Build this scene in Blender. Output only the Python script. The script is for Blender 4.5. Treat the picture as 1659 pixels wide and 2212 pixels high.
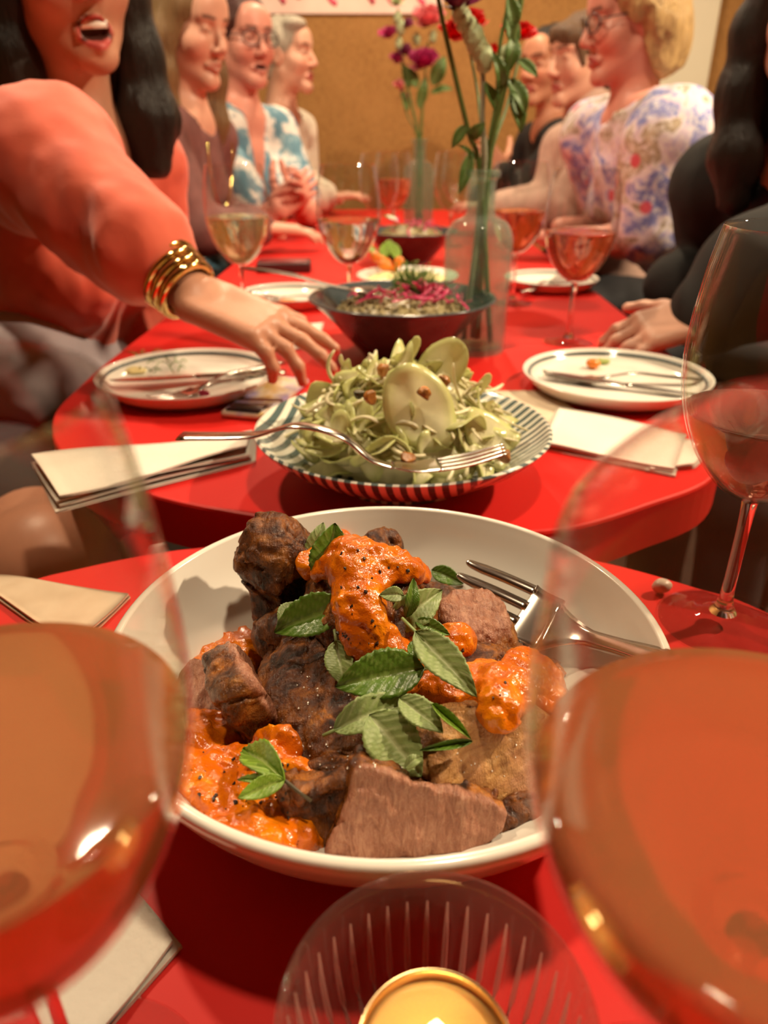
import bpy, bmesh, math, random
import numpy as np
from mathutils import Vector, Matrix, Euler, Quaternion
from mathutils.bvhtree import BVHTree
from mathutils.kdtree import KDTree

for _o in list(bpy.data.objects):
    bpy.data.objects.remove(_o)
SC = bpy.context.scene
COL = SC.collection
T = 0.74                      # table top height
CAM_H = 0.265                 # camera above the table top
FPX = 1600.0                  # focal length in pixels of the 1659 x 2212 frame
PITCH = math.radians(27.0)

# ------------------------------------------------------------------ camera
cam = bpy.data.cameras.new('camera'); camo = bpy.data.objects.new('camera', cam); COL.objects.link(camo)
camo.location = (0, 0, T + CAM_H); camo.rotation_euler = (math.radians(90) - PITCH, 0, 0)
cam.sensor_fit = 'VERTICAL'; cam.sensor_height = 36.0; cam.lens = FPX / 2212 * 36.0
cam.clip_start = .005; cam.clip_end = 50
cam.dof.use_dof = True; cam.dof.focus_distance = .345; cam.dof.aperture_fstop = 8.5
SC.camera = camo

# ------------------------------------------------------------------ world, lamps' light, exposure
W = bpy.data.worlds.new('world'); SC.world = W; W.use_nodes = True
W.node_tree.nodes['Background'].inputs[0].default_value = (1.0, .80, .62, 1)
W.node_tree.nodes['Background'].inputs[1].default_value = .22
SC.view_settings.view_transform = 'Standard'; SC.view_settings.look = 'None'
SC.view_settings.gamma = 1; SC.view_settings.exposure = 0.50
try: SC.view_settings.use_curve_mapping = False
except Exception: pass
cy = SC.cycles
cy.use_denoising = True; cy.max_bounces = 8; cy.diffuse_bounces = 3; cy.glossy_bounces = 4; cy.transparent_max_bounces = 20; cy.transmission_bounces = 8; cy.use_adaptive_sampling = True; cy.adaptive_threshold = .1; cy.adaptive_min_samples = 16
cy.sample_clamp_indirect = 3.0; cy.blur_glossy = 1.0; cy.caustics_reflective = False; cy.caustics_refractive = False
LAMPS = [((1.75, 1.05, 1.62), 74, .05), ((-.85, 1.45, 1.75), 22, .05), ((.15, 2.75, 1.75), 24, .07), ((.28, .42, 1.75), 13, .06)]  # last entry is an added fill that brightens the front faces of the meat
for (lx, ly, lz), pw, sz in LAMPS:
    L = bpy.data.lights.new('ceiling_spot', 'AREA'); L.shape = 'DISK'; L.size = sz * 2; L.energy = pw; L.color = (1.0, .78, .51)
    lo = bpy.data.objects.new('ceiling_spot', L); COL.objects.link(lo); lo.location = (lx, ly, T + lz)

# ------------------------------------------------------------------ helpers
def V(x, y, h): return Vector((x, y, T + h))
_c, _s = math.cos(PITCH), math.sin(PITCH)
def _ray(px, py):
    u = (px - 829.5) / FPX; v = (1106 - py) / FPX
    return Vector((u, _c + v * _s, -_s + v * _c))
def on(px, py, h=0.0):
    r = _ray(px, py); t = (h - CAM_H) / r.z
    return Vector((r.x * t, r.y * t, T + h))
def at(px, py, Y):
    r = _ray(px, py); t = Y / r.y
    return Vector((r.x * t, Y, T + CAM_H + r.z * t))

def tag(o, label=None, cat=None, group=None, kind=None):
    if label: o['label'] = label
    if cat: o['category'] = cat
    if group: o['group'] = group
    if kind: o['kind'] = kind
    return o
def empty(name, loc=(0, 0, 0), rot=(0, 0, 0)):
    o = bpy.data.objects.new(name, None); COL.objects.link(o); o.location = loc; o.rotation_euler = rot
    o.empty_display_size = .02
    return o
def link(name, me, mat=None, parent=None, loc=None, rot=None, smooth=True):
    o = bpy.data.objects.new(name, me); COL.objects.link(o)
    if mat is not None and not me.materials: me.materials.append(mat)
    if smooth and len(me.polygons): me.polygons.foreach_set('use_smooth', [True] * len(me.polygons))
    if parent is not None: o.parent = parent
    if loc is not None: o.location = loc
    if rot is not None: o.rotation_euler = rot
    return o
def pydata(vs, fs, name='m'):
    me = bpy.data.meshes.new(name); me.from_pydata([tuple(v) for v in vs], [], fs); me.update(); return me
def npmesh(v, q, name='m'):
    me = bpy.data.meshes.new(name)
    me.vertices.add(len(v)); me.vertices.foreach_set('co', np.asarray(v, np.float32).ravel())
    n = q.shape[1]
    me.loops.add(q.size); me.loops.foreach_set('vertex_index', q.ravel().astype(np.int32))
    me.polygons.add(len(q)); me.polygons.foreach_set('loop_start', np.arange(0, q.size, n, dtype=np.int32))
    me.polygons.foreach_set('loop_total', np.full(len(q), n, np.int32)); me.update(calc_edges=True); me.validate(); return me
def lathe(profile, n=64, name='m', close=False):
    vs, fs = [], []; ring = []
    for r, z in profile:
        if abs(r) < 1e-6: ring.append([len(vs)]); vs.append((0, 0, z))
        else:
            ring.append(list(range(len(vs), len(vs) + n)))
            vs += [(r * math.cos(2 * math.pi * i / n), r * math.sin(2 * math.pi * i / n), z) for i in range(n)]
    pr = list(zip(ring, ring[1:])) + ([(ring[-1], ring[0])] if close else [])
    for a, b in pr:
        for i in range(n):
            j = (i + 1) % n
            if len(a) == 1 and len(b) == 1: continue
            if len(a) == 1: fs.append((a[0], b[j], b[i]))
            elif len(b) == 1: fs.append((a[i], a[j], b[0]))
            else: fs.append((a[i], a[j], b[j], b[i]))
    me = pydata(vs, fs, name)
    bm = bmesh.new(); bm.from_mesh(me); bmesh.ops.recalc_face_normals(bm, faces=bm.faces); bm.to_mesh(me); bm.free()
    return me
def spline(pts, n=8):
    P = [Vector(p) for p in pts]; out = []
    for i in range(len(P) - 1):
        a = P[max(i - 1, 0)]; b = P[i]; c = P[i + 1]; d = P[min(i + 2, len(P) - 1)]
        for k in range(n):
            t = k / n
            out.append(.5 * ((2 * b) + (c - a) * t + (2 * a - 5 * b + 4 * c - d) * t * t + (3 * b - a - 3 * c + d) * t ** 3))
    out.append(P[-1]); return out
def tube_data(pts, rad, n=8, flat=1.0, up=Vector((0, 0, 1))):
    pts = [Vector(p) for p in pts]; m = len(pts)
    rr = rad if isinstance(rad, (list, tuple)) else [rad] * m
    vs, fs = [], []
    for i, p in enumerate(pts):
        d = (pts[min(i + 1, m - 1)] - pts[max(i - 1, 0)]); d = d.normalized() if d.length > 1e-9 else Vector((1, 0, 0))
        u = up if abs(d.dot(up)) < .95 else Vector((1, 0, 0))
        s = d.cross(u).normalized(); w = s.cross(d).normalized()
        for k in range(n):
            a = 2 * math.pi * k / n
            vs.append(p + s * math.cos(a) * rr[i] + w * math.sin(a) * rr[i] * flat)
    for i in range(m - 1):
        for k in range(n):
            fs.append((i * n + k, i * n + (k + 1) % n, (i + 1) * n + (k + 1) % n, (i + 1) * n + k))
    fs.append(tuple(range(n - 1, -1, -1))); fs.append(tuple(range((m - 1) * n, m * n)))
    return vs, fs
def tube(pts, rad, n=8, flat=1.0, name='m', up=Vector((0, 0, 1))):
    return pydata(*tube_data(pts, rad, n, flat, up), name=name)
def merge(datas, name='m'):
    vs, fs = [], []
    for v, f in datas:
        o = len(vs); vs += list(v); fs += [tuple(i + o for i in q) for q in f]
    return pydata(vs, fs, name)
def box_data(lo, hi):
    (a, b, c), (d, e, f) = lo, hi
    return ([(a, b, c), (d, b, c), (d, e, c), (a, e, c), (a, b, f), (d, b, f), (d, e, f), (a, e, f)],
            [(0, 3, 2, 1), (4, 5, 6, 7), (0, 1, 5, 4), (1, 2, 6, 5), (2, 3, 7, 6), (3, 0, 4, 7)])
def bevel(me, w=.002, seg=2):
    bm = bmesh.new(); bm.from_mesh(me)
    bmesh.ops.bevel(bm, geom=list(bm.edges), offset=w, segments=seg, affect='EDGES', profile=.5, clamp_overlap=True)
    bm.to_mesh(me); bm.free(); return me
def slab(outline, z0, z1, bw=.003):
    """closed outline (x, y) extruded from z0 to z1 with rounded top edge"""
    n = len(outline); P = [Vector((x, y)) for x, y in outline]
    c = sum(P, Vector((0, 0))) / n
    rings = [(0, z0), (0, z1 - bw), (.3 * bw, z1 - .3 * bw), (bw, z1)]
    vs, fs = [], []
    for off, z in rings:
        for p in P:
            d = (c - p).normalized() * off; vs.append((p.x + d.x, p.y + d.y, z))
    for k in range(len(rings) - 1):
        for i in range(n):
            j = (i + 1) % n; fs.append((k * n + i, k * n + j, (k + 1) * n + j, (k + 1) * n + i))
    fs.append(tuple(range(n - 1, -1, -1))); fs.append(tuple(range((len(rings) - 1) * n, len(rings) * n)))
    return pydata(vs, fs)

# ------------------------------------------------------------------ materials
class N:
    def __init__(s, name):
        s.m = bpy.data.materials.new(name); s.m.use_nodes = True; s.t = s.m.node_tree
        s.b = s.t.nodes['Principled BSDF']; s.out = s.t.nodes['Material Output']
    def n(s, typ, **kw):
        x = s.t.nodes.new(typ)
        for k, v in kw.items(): setattr(x, k, v)
        return x
    def l(s, a, b): s.t.links.new(a, b)
    def co(s, which='Object'): return s.n('ShaderNodeTexCoord').outputs[which]
    def noise(s, scale, detail=4, rough=.55, vec=None, dist=0, stretch=None):
        x = s.n('ShaderNodeTexNoise'); x.inputs['Scale'].default_value = scale; x.inputs['Detail'].default_value = detail
        x.inputs['Roughness'].default_value = rough; x.inputs['Distortion'].default_value = dist
        v = vec or s.co()
        if stretch:
            mp = s.n('ShaderNodeMapping'); mp.inputs['Scale'].default_value = stretch; s.l(v, mp.inputs[0]); v = mp.outputs[0]
        s.l(v, x.inputs['Vector']); return x.outputs['Fac']
    def ramp(s, fac, stops, interp='LINEAR'):
        x = s.n('ShaderNodeValToRGB'); x.color_ramp.interpolation = interp; e = x.color_ramp.elements
        while len(e) < len(stops): e.new(.5)
        for q, (p, c) in zip(e, stops): q.position = p; q.color = (*c, 1) if len(c) == 3 else c
        s.l(fac, x.inputs[0]); return x.outputs[0]
    def mix(s, fac, a, b, blend='MIX'):
        x = s.n('ShaderNodeMix', data_type='RGBA', blend_type=blend)
        for v, i in ((fac, 0), (a, 6), (b, 7)):
            if hasattr(v, 'links'): s.l(v, x.inputs[i])
            elif i == 0: x.inputs[0].default_value = v
            else: x.inputs[i].default_value = (*v, 1)
        return x.outputs[2]
    def math(s, op, a, b=0.0):
        x = s.n('ShaderNodeMath', operation=op)
        for v, i in ((a, 0), (b, 1)):
            if hasattr(v, 'links'): s.l(v, x.inputs[i])
            else: x.inputs[i].default_value = v
        return x.outputs[0]
    def color(s, c):
        if hasattr(c, 'links'): s.l(c, s.b.inputs['Base Color'])
        else: s.b.inputs['Base Color'].default_value = (*c, 1)
    def set(s, **kw):
        al = dict(rough='Roughness', metal='Metallic', ior='IOR', trans='Transmission Weight', coat='Coat Weight', coat_rough='Coat Roughness',
                  sss='Subsurface Weight', sss_scale='Subsurface Scale', spec='Specular IOR Level', sheen='Sheen Weight', estr='Emission Strength')
        for k, v in kw.items():
            i = s.b.inputs[al.get(k, k)]
            if hasattr(v, 'links'): s.l(v, i)
            else: i.default_value = v
        return s
    def bump(s, hgt, strength=.3, dist=.002):
        x = s.n('ShaderNodeBump'); x.inputs['Strength'].default_value = strength; x.inputs['Distance'].default_value = dist
        s.l(hgt, x.inputs['Height']); s.l(x.outputs[0], s.b.inputs['Normal']); return x
def plain(name, c, rough=.5, bump=None, var=.0, vscale=30, **kw):
    m = N(name)
    if var:
        f = m.noise(vscale, 4); d = tuple(max(0, q * (1 - var)) for q in c); e = tuple(min(1, q * (1 + var)) for q in c)
        m.color(m.ramp(f, [(.3, d), (.7, e)]))
    else: m.color(c)
    m.set(rough=rough, **kw)
    if bump: m.bump(m.noise(bump[0], 4), bump[1], bump[2])
    return m.m
def thin_glass(name, tint=(1, 1, 1), rough=0.0, haze=0.0, hazecol=(.9, .8, .75), ior=1.5):
    m = N(name); m.t.nodes.remove(m.b)
    lw = m.n('ShaderNodeLayerWeight'); lw.inputs[0].default_value = .5
    frs = m.math('ADD', m.math('MULTIPLY', m.math('POWER', lw.outputs['Facing'], 4.0), .62), .025)
    tr = m.n('ShaderNodeBsdfTransparent'); tr.inputs[0].default_value = (*tint, 1)
    gl = m.n('ShaderNodeBsdfGlossy'); gl.inputs['Roughness'].default_value = rough; gl.inputs[0].default_value = (1, 1, 1, 1)
    mx = m.n('ShaderNodeMixShader'); m.l(frs, mx.inputs[0]); m.l(tr.outputs[0], mx.inputs[1]); m.l(gl.outputs[0], mx.inputs[2])
    res = mx.outputs[0]
    if haze:
        df = m.n('ShaderNodeBsdfDiffuse'); df.inputs[0].default_value = (*hazecol, 1)
        tl = m.n('ShaderNodeBsdfTranslucent'); tl.inputs[0].default_value = (*hazecol, 1)
        ad = m.n('ShaderNodeMixShader'); ad.inputs[0].default_value = .5; m.l(df.outputs[0], ad.inputs[1]); m.l(tl.outputs[0], ad.inputs[2])
        m2 = m.n('ShaderNodeMixShader'); m2.inputs[0].default_value = haze; m.l(res, m2.inputs[1]); m.l(ad.outputs[0], m2.inputs[2]); res = m2.outputs[0]
    m.l(res, m.out.inputs[0]); return m.m
def liquid(name, col, rough=0.0, ior=1.33, cloudy=0.0):
    m = N(name); m.color(col); m.set(rough=rough, trans=1.0, ior=ior)
    if cloudy:
        tl = m.n('ShaderNodeBsdfTranslucent'); tl.inputs[0].default_value = (*col, 1)
        df = m.n('ShaderNodeBsdfDiffuse'); df.inputs[0].default_value = (*col, 1)
        a = m.n('ShaderNodeMixShader'); a.inputs[0].default_value = .45; m.l(tl.outputs[0], a.inputs[1]); m.l(df.outputs[0], a.inputs[2])
        x = m.n('ShaderNodeMixShader'); x.inputs[0].default_value = cloudy; m.l(m.b.outputs[0], x.inputs[1]); m.l(a.outputs[0], x.inputs[2])
        m.l(x.outputs[0], m.out.inputs[0])
    return m.m

# ------------------------------------------------------------------ signed distance modelling (numpy)
_rt = np.random.RandomState(7).rand(32, 32, 32).astype(np.float32)
def vnoise(p, scale):
    q = p * scale; i = np.floor(q).astype(np.int64); f = (q - i).astype(np.float32); f = f * f * (3 - 2 * f); i &= 31; j = (i + 1) & 31
    x0, y0, z0 = i[:, 0], i[:, 1], i[:, 2]; x1, y1, z1 = j[:, 0], j[:, 1], j[:, 2]; a, b, c = f[:, 0], f[:, 1], f[:, 2]
    l = lambda u, v, t: u + (v - u) * t
    return l(l(l(_rt[x0, y0, z0], _rt[x1, y0, z0], a), l(_rt[x0, y1, z0], _rt[x1, y1, z0], a), b),
             l(l(_rt[x0, y0, z1], _rt[x1, y0, z1], a), l(_rt[x0, y1, z1], _rt[x1, y1, z1], a), b), c) - .5
def fbm(p, scale, oct=3):
    r = 0; a = 1
    for k in range(oct): r = r + a * vnoise(p + 3.7 * k, scale); scale *= 2.03; a *= .5
    return r
def cone(a, b, r1, r2=None):
    a = np.array(a, np.float32); b = np.array(b, np.float32); r2 = r1 if r2 is None else r2
    ba = b - a; L2 = max(float(ba @ ba), 1e-12)
    def f(p):
        pa = p - a; t = np.clip(pa @ ba / L2, 0, 1)
        return np.linalg.norm(pa - t[:, None] * ba, axis=1) - (r1 + (r2 - r1) * t)
    return f
def ell(c, r, R=None):
    c = np.array(c, np.float32); r = np.array(r, np.float32); M = None if R is None else np.array(R, np.float32)
    def f(p):
        q = p - c
        if M is not None: q = q @ M          # rows are world points, M columns are local axes
        k0 = np.linalg.norm(q / r, axis=1); k1 = np.linalg.norm(q / (r * r), axis=1)
        return k0 * (k0 - 1) / np.maximum(k1, 1e-6)
    return f
def rbox(c, half, rad, R=None):
    c = np.array(c, np.float32); hb = np.array(half, np.float32) - rad; M = None if R is None else np.array(R, np.float32)
    def f(p):
        q = p - c
        if M is not None: q = q @ M
        d = np.abs(q) - hb
        return np.linalg.norm(np.maximum(d, 0), axis=1) + np.minimum(d.max(axis=1), 0) - rad
    return f
def smin(a, b, k):
    h = np.maximum(k - np.abs(a - b), 0) / k
    return np.minimum(a, b) - h * h * k * .25
def smax(a, b, k): return -smin(-a, -b, k)
def union(items):
    """items: (f, k) or (f, k, '-') smooth union / subtraction in order"""
    def f(p):
        d = None
        for it in items:
            v = it[0](p)
            if d is None: d = v
            elif len(it) > 2: d = smax(d, -v, it[1])
            else: d = smin(d, v, it[1]) if it[1] > 0 else np.minimum(d, v)
        return d
    return f
_EDG = [(0, 1), (2, 3), (4, 5), (6, 7), (0, 2), (1, 3), (4, 6), (5, 7), (0, 4), (1, 5), (2, 6), (3, 7)]
def mesh_sdf(f, lo, hi, h, name='m', B=4, slack=1.3, disp=0.0):
    lo = np.array(lo, np.float32); hi = np.array(hi, np.float32)
    nb = np.maximum(np.ceil((hi - lo) / (h * B)).astype(int), 1)
    cx = [lo[i] + h * B * (np.arange(nb[i]) + .5) for i in range(3)]
    G = np.stack(np.meshgrid(*cx, indexing='ij'), -1).reshape(-1, 3).astype(np.float32)
    dv = np.concatenate([f(G[i:i + 200000]) for i in range(0, len(G), 200000)])
    act = (np.abs(dv) < h * B * .87 * slack + 2 * h + disp).reshape(nb)
    n = nb * B + 1
    F = np.repeat(np.repeat(np.repeat(np.where(dv < 0, -1., 1.).astype(np.float32).reshape(nb), B, 0), B, 1), B, 2)
    F = np.pad(F, ((0, 1),) * 3, mode='edge')
    am = np.repeat(np.repeat(np.repeat(act, B, 0), B, 1), B, 2); am = np.pad(am, ((0, 1),) * 3, mode='constant')
    m2 = am.copy()
    for ax in range(3):
        sl = [slice(None)] * 3; sr = [slice(None)] * 3; sl[ax] = slice(1, None); sr[ax] = slice(None, -1)
        t = m2.copy(); t[tuple(sl)] |= m2[tuple(sr)]; m2 = t
    idx = np.argwhere(m2)
    P = (lo + idx * h).astype(np.float32)
    F[m2] = np.concatenate([f(P[i:i + 150000]) for i in range(0, len(P), 150000)])
    for ax in range(3):                                  # close at the bounds
        sl = [slice(None)] * 3
        for e in (0, -1): sl[ax] = e; F[tuple(sl)] = np.maximum(F[tuple(sl)], .2 * h); sl = [slice(None)] * 3
    S = F < 0
    C = [S[a:n[0] - 1 + a, b:n[1] - 1 + b, c:n[2] - 1 + c] for a in (0, 1) for b in (0, 1) for c in (0, 1)]
    cnt = sum(x.astype(np.int8) for x in C); A = (cnt > 0) & (cnt < 8)
    ci = np.argwhere(A); vid = np.full(A.shape, -1, np.int64); vid[A] = np.arange(len(ci))
    off = np.array([(a, b, c) for a in (0, 1) for b in (0, 1) for c in (0, 1)])
    vals = np.stack([F[ci[:, 0] + o[0], ci[:, 1] + o[1], ci[:, 2] + o[2]] for o in off], 1)
    acc = np.zeros((len(ci), 3), np.float32); num = np.zeros(len(ci), np.float32)
    for a, b in _EDG:
        va, vb = vals[:, a], vals[:, b]; cr = (va < 0) != (vb < 0)
        t = np.where(cr, va / np.where(cr, va - vb, 1), 0)
        acc += np.where(cr[:, None], off[a] + t[:, None] * (off[b] - off[a]), 0); num += cr
    v = lo + (ci + acc / num[:, None]) * h
    quads = []
    for ax in range(3):
        b, c = (ax + 1) % 3, (ax + 2) % 3
        sl0 = [slice(1, -1)] * 3; sl1 = [slice(1, -1)] * 3; sl0[ax] = slice(0, -1); sl1[ax] = slice(1, None)
        s0, s1 = S[tuple(sl0)], S[tuple(sl1)]; e = np.argwhere(s0 != s1)
        if not len(e): continue
        sg = s0[e[:, 0], e[:, 1], e[:, 2]]
        base = e.copy(); base[:, b] += 1; base[:, c] += 1
        def cell(db, dc):
            q = base.copy(); q[:, b] += db; q[:, c] += dc; return vid[q[:, 0], q[:, 1], q[:, 2]]
        q = np.stack([cell(-1, -1), cell(0, -1), cell(0, 0), cell(-1, 0)], 1)
        q[~sg] = q[~sg][:, ::-1]; quads.append(q)
    q = np.concatenate(quads); q = q[(q >= 0).all(1)]
    return npmesh(v, q, name)
def set_attr(me, name, rgb):
    a = me.color_attributes.new(name, 'FLOAT_COLOR', 'POINT')
    a.data.foreach_set('color', np.concatenate([rgb, np.ones((len(rgb), 1))], 1).astype(np.float32).ravel())
def verts(me):
    a = np.empty(len(me.vertices) * 3, np.float32); me.vertices.foreach_get('co', a); return a.reshape(-1, 3)
# ================================================================== setting
# cork wall
m = N('cork'); f = m.noise(60, 6, .7); g = m.noise(7, 3); k = m.noise(230, 3, .8)
c1 = m.ramp(f, [(.25, (.17, .072, .016)), (.5, (.31, .145, .036)), (.75, (.44, .225, .065))])
c2 = m.mix(m.ramp(g, [(.35, (0, 0, 0)), (.7, (.5, .5, .5))]), c1, (.40, .20, .06))
m.color(m.mix(m.ramp(k, [(.62, (0, 0, 0)), (.75, (.6, .6, .6))]), c2, (.55, .33, .13))); m.set(rough=.85); m.bump(f, .4, .004); CORK = m.m
CREAM = plain('cream_paint', (.72, .66, .52), .6, var=.04, vscale=3)
FLOOR = plain('dark_floor', (.035, .022, .017), .55, var=.4, vscale=9)
CEIL = plain('ceiling_paint', (.22, .19, .16), .8, var=.04, vscale=2)
def struct(name, me, mat, loc=(0, 0, 0), label=None, cat=None, smooth=False):
    o = link(name, me, mat, None, loc, smooth=smooth); tag(o, label, cat, None, 'structure'); return o
struct('floor', pydata(*box_data((-2.6, -1.8, -.1), (2.6, 3.7, 0))), FLOOR, label='dark brown floor in shadow under the tables', cat='floor')
struct('ceiling', pydata(*box_data((-2.6, -1.8, 2.75), (2.6, 3.7, 2.85))), CEIL, label='pale ceiling above the dining table', cat='ceiling')
struct('wall_back', pydata(*box_data((-2.6, 3.55, 0), (2.6, 3.65, 2.75))), CORK, label='brown cork covered wall behind the far diners', cat='wall')
struct('wall_left', pydata(*box_data((-2.7, -1.8, 0), (-2.6, 3.65, 2.75))), CORK, label='cork covered wall on the left side of the room', cat='wall')
struct('wall_right', pydata(*box_data((2.6, -1.8, 0), (2.7, 3.65, 2.75))), CORK, label='cork covered wall on the right side of the room', cat='wall')
struct('wall_front', pydata(*box_data((-2.6, -1.9, 0), (2.6, -1.8, 2.75))), CORK, label='cork covered wall at the near end of the room', cat='wall')
struct('trim_1', bevel(pydata(*box_data((.98, 3.525, 0), (1.335, 3.55, 2.74))), .004), CREAM, label='upright cream panel between two stretches of cork wall', cat='panel')
for i, ((lx, ly, lz), pw, sz) in enumerate(LAMPS):
    e = empty('ceiling_lamp', (lx, ly, T + lz + .005))  # the last one only houses the added fill
    tag(e, ('round ceiling spotlight over the right side of the room', 'round ceiling spotlight over the left row of diners', 'round ceiling spotlight over the far end of the long table', 'added overhead fill light brightening the fronts of the meat pieces')[i], 'lamp', 'ceiling spotlights')
    link('housing', lathe([(sz, 0), (sz + .012, 0), (sz + .012, .06), (sz + .02, 2.745 - T - lz), (0, 2.745 - T - lz)], 32), plain('lamp_white', (.8, .78, .74), .4) if i == 0 else bpy.data.materials['lamp_white'], e)

# poster
m = N('poster_paper'); m.color(m.ramp(m.noise(5, 2), [(.3, (.78, .52, .46)), (.7, (.86, .66, .58))])); m.set(rough=.6)
po = empty('poster', (-.135, 3.544, T + 1.06)); tag(po, 'white and pink printed poster pinned to the cork wall', 'poster')
link('sheet', bevel(pydata(*box_data((-.37, -.003, -.365), (.37, .003, .365))), .0008, 1), m.m, po, smooth=False)
PINK = plain('poster_pink', (.75, .08, .16), .6)
random.seed(4)
for k in range(6):
    for row in range(2):
        cx, cz = -.29 + k * .118, -.285 + row * .15
        w, h = .034, .045; a0 = random.uniform(-.6, 1.2); a1 = a0 + random.uniform(3.6, 5.4)
        pts = [(cx + w * math.cos(a0 + (a1 - a0) * t / 12), -.0045, cz + h * math.sin(a0 + (a1 - a0) * t / 12)) for t in range(13)]
        pts += [(cx - w * .2, -.0045, cz + .0), (cx + w * .9, -.0045, cz - h)] if k % 3 == 0 else []
        link('printed_mark', tube(pts, .0095, 6, .15, up=Vector((0, 1, 0))), PINK, po)

# tables
m = N('red_paint'); m.color(m.ramp(m.noise(6, 3), [(.3, (.60, .014, .011)), (.7, (.66, .018, .014))])); m.set(rough=.5, spec=.22)
m.bump(m.noise(160, 3), .08, .0006); RED = m.m
DARKMETAL = plain('table_leg_metal', (.03, .03, .03), .4, metal=.8)
def table(name, pts, label, legs):
    out = [(p.x, p.y) for p in spline([(x, y, 0) for x, y in pts] + [(*pts[0], 0)], 6)[:-1]]
    e = empty(name, (0, 0, 0)); tag(e, label, 'table', 'red dining tables')
    link('tabletop', slab(out, T - .042, T, .003), RED, e, smooth=False)
    for x, y in legs:
        link('leg', tube([(x, y, 0), (x, y, T - .042)], .022, 12), DARKMETAL, e)
    return e
table('dining_table', [(.059, .4865), (.135, .492), (.2123, .5332), (.2859, .5874), (.335, .69), (.368, .84), (.391, 1.0154), (.401, 1.39), (.405, 2.0), (.40, 3.0), (.32, 3.13), (0, 3.17), (-.26, 3.13), (-.335, 3.0),
      (-.345, 2.0), (-.352, 1.4), (-.362, 1.0), (-.36, .85), (-.3488, .7416), (-.2954, .6343), (-.1864, .5486), (-.0459, .498)],
      'long red table with rounded end carrying the salad and most plates', [(-.22, .85), (.25, .9), (-.22, 2.8), (.28, 2.8)])
table('dining_table', [(0, .478), (-.055, .4765), (-.107, .470), (-.1538, .4605), (-.2071, .438), (-.2494, .408), (-.33, .30), (-.38, .15), (-.39, -.1), (-.39, -.7), (-.3, -.8), (.3, -.8), (.37, -.7), (.37, -.1), (.355, .12), (.31, .27),
      (.2397, .3839), (.2047, .4132), (.1578, .4428), (.10, .466), (.05, .476)],
      'nearest red table with rounded end under the white meat bowl', [(-.22, .05), (.22, .05), (-.22, -.6), (.22, -.6)])

# ================================================================== tableware
GLASS = thin_glass('clear_glass', (.97, .975, .97))
GLASS_MIST = thin_glass('misted_glass', (.96, .95, .94), haze=0.0, hazecol=(.85, .72, .66))
m = N('solid_glass'); m.color((.97, .97, .97)); m.set(rough=0, trans=1, ior=1.45); SOLID = m.m
ROSE_NEAR = liquid('orange_rose_wine', (.87, .43, .20), .035, cloudy=.38)
ROSE_MID = liquid('pale_rose_wine', (.93, .62, .52), .03, cloudy=.12)
ROSE = liquid('rose_wine', (.96, .30, .17), .03, cloudy=.22)
WHITE = liquid('white_wine', (.90, .84, .56), .02, cloudy=.22)
WATER = liquid('clear_water', (.97, .97, .95), 0)
def wine_glass(loc, label, wine, fill, sr=1.0, sh=1.0, rimr=.0415, mist=False, top=.226):
    """foot, stem and bowl of thin clear glass; fill = height of the wine surface above the table"""
    e = empty('wine_glass', loc); tag(e, label, 'wine glass', 'stemmed wine glasses on the tables')
    prof = [(.0045, .084), (.012, .0865), (.022, .0935), (.033, .107), (.0415, .124), (.0470, .143), (.0488, .160), (.0482, .180), (.0457, .204), (rimr / sr, top)]
    pts = [(p.x, p.z) for p in spline([(r * sr, 0, .084 + (z - .084) * sh) for r, z in prof], 5)]
    th = .0011
    inner = [(max(r - th, 0), z + (.0030 if i < 5 else .0006)) for i, (r, z) in enumerate(pts)]
    zt = pts[-1][1]
    shell = pts + [(pts[-1][0] - th * .4, zt + .0005)] + inner[::-1][1:]
    shell = [(0, pts[0][1])] + shell + [(0, inner[0][1])]
    link('bowl', lathe(shell, 96), GLASS_MIST if mist else GLASS, e)
    st = [(p.x, p.z) for p in spline([(.0045, 0, .0835), (.0037, 0, .072), (.0035, 0, .045), (.0042, 0, .018), (.008, 0, .0085)], 5)]
    link('stem', lathe([(0, .0838)] + st + [(0, .0085)], 24), SOLID, e)
    link('foot', lathe([(0, .0084), (.0075, .0084), (.014, .0048), (.024, .0026), (.035, .0019), (.0365, .0012), (.036, 0), (0, 0)], 64), GLASS, e)
    if wine is not None:
        lq = [(r - .0004, z) for r, z in inner if z < fill - .0005]; r0 = None
        for (ra, za), (rb, zb) in zip(inner, inner[1:]):
            if za <= fill <= zb: r0 = ra + (rb - ra) * (fill - za) / (zb - za) - .0004
        lq.append((r0, fill)); lq = [(0, lq[0][1])] + lq + [(r0 * .9, fill - .0002), (0, fill - .0002)]
        link('wine', lathe(lq, 96), wine, e)
    return e
wine_glass(V(-.089, .115, 0), 'wine glass of orange rosé cut off by the left edge, beside the meat bowl', ROSE_NEAR, .150, mist=True)
wine_glass(V(.0835, .107, 0), 'largest blurred wine glass of orange rosé beside the candle', ROSE_NEAR, .1435, sr=1.14, sh=1.0, rimr=.036, mist=True, top=.222)
wine_glass(V(.2047, .3716, 0), 'wine glass of pale pink fizzy rosé at the right table edge', ROSE_MID, .134)
wine_glass(V(.262, 1.05, 0), 'wine glass of rosé in front of the floral shirt diner', ROSE, .150)
wine_glass(V(-.2216, 1.20, 0), 'wine glass of cloudy white wine beside the reaching arm', WHITE, .155)
wine_glass(V(-.054, 1.205, 0), 'wine glass of clear water behind the dark grain bowl', WATER, .150)
wine_glass(V(.225, 1.33, 0), 'wine glass of rosé just behind the clear bottle vase', ROSE, .152)
wine_glass(V(.025, 2.15, 0), 'far wine glass with a little rosé beside the far vase', ROSE, .16)
wine_glass(V(-.012, 1.99, 0), 'far empty wine glass directly behind the water glass', None, 0)
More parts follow.
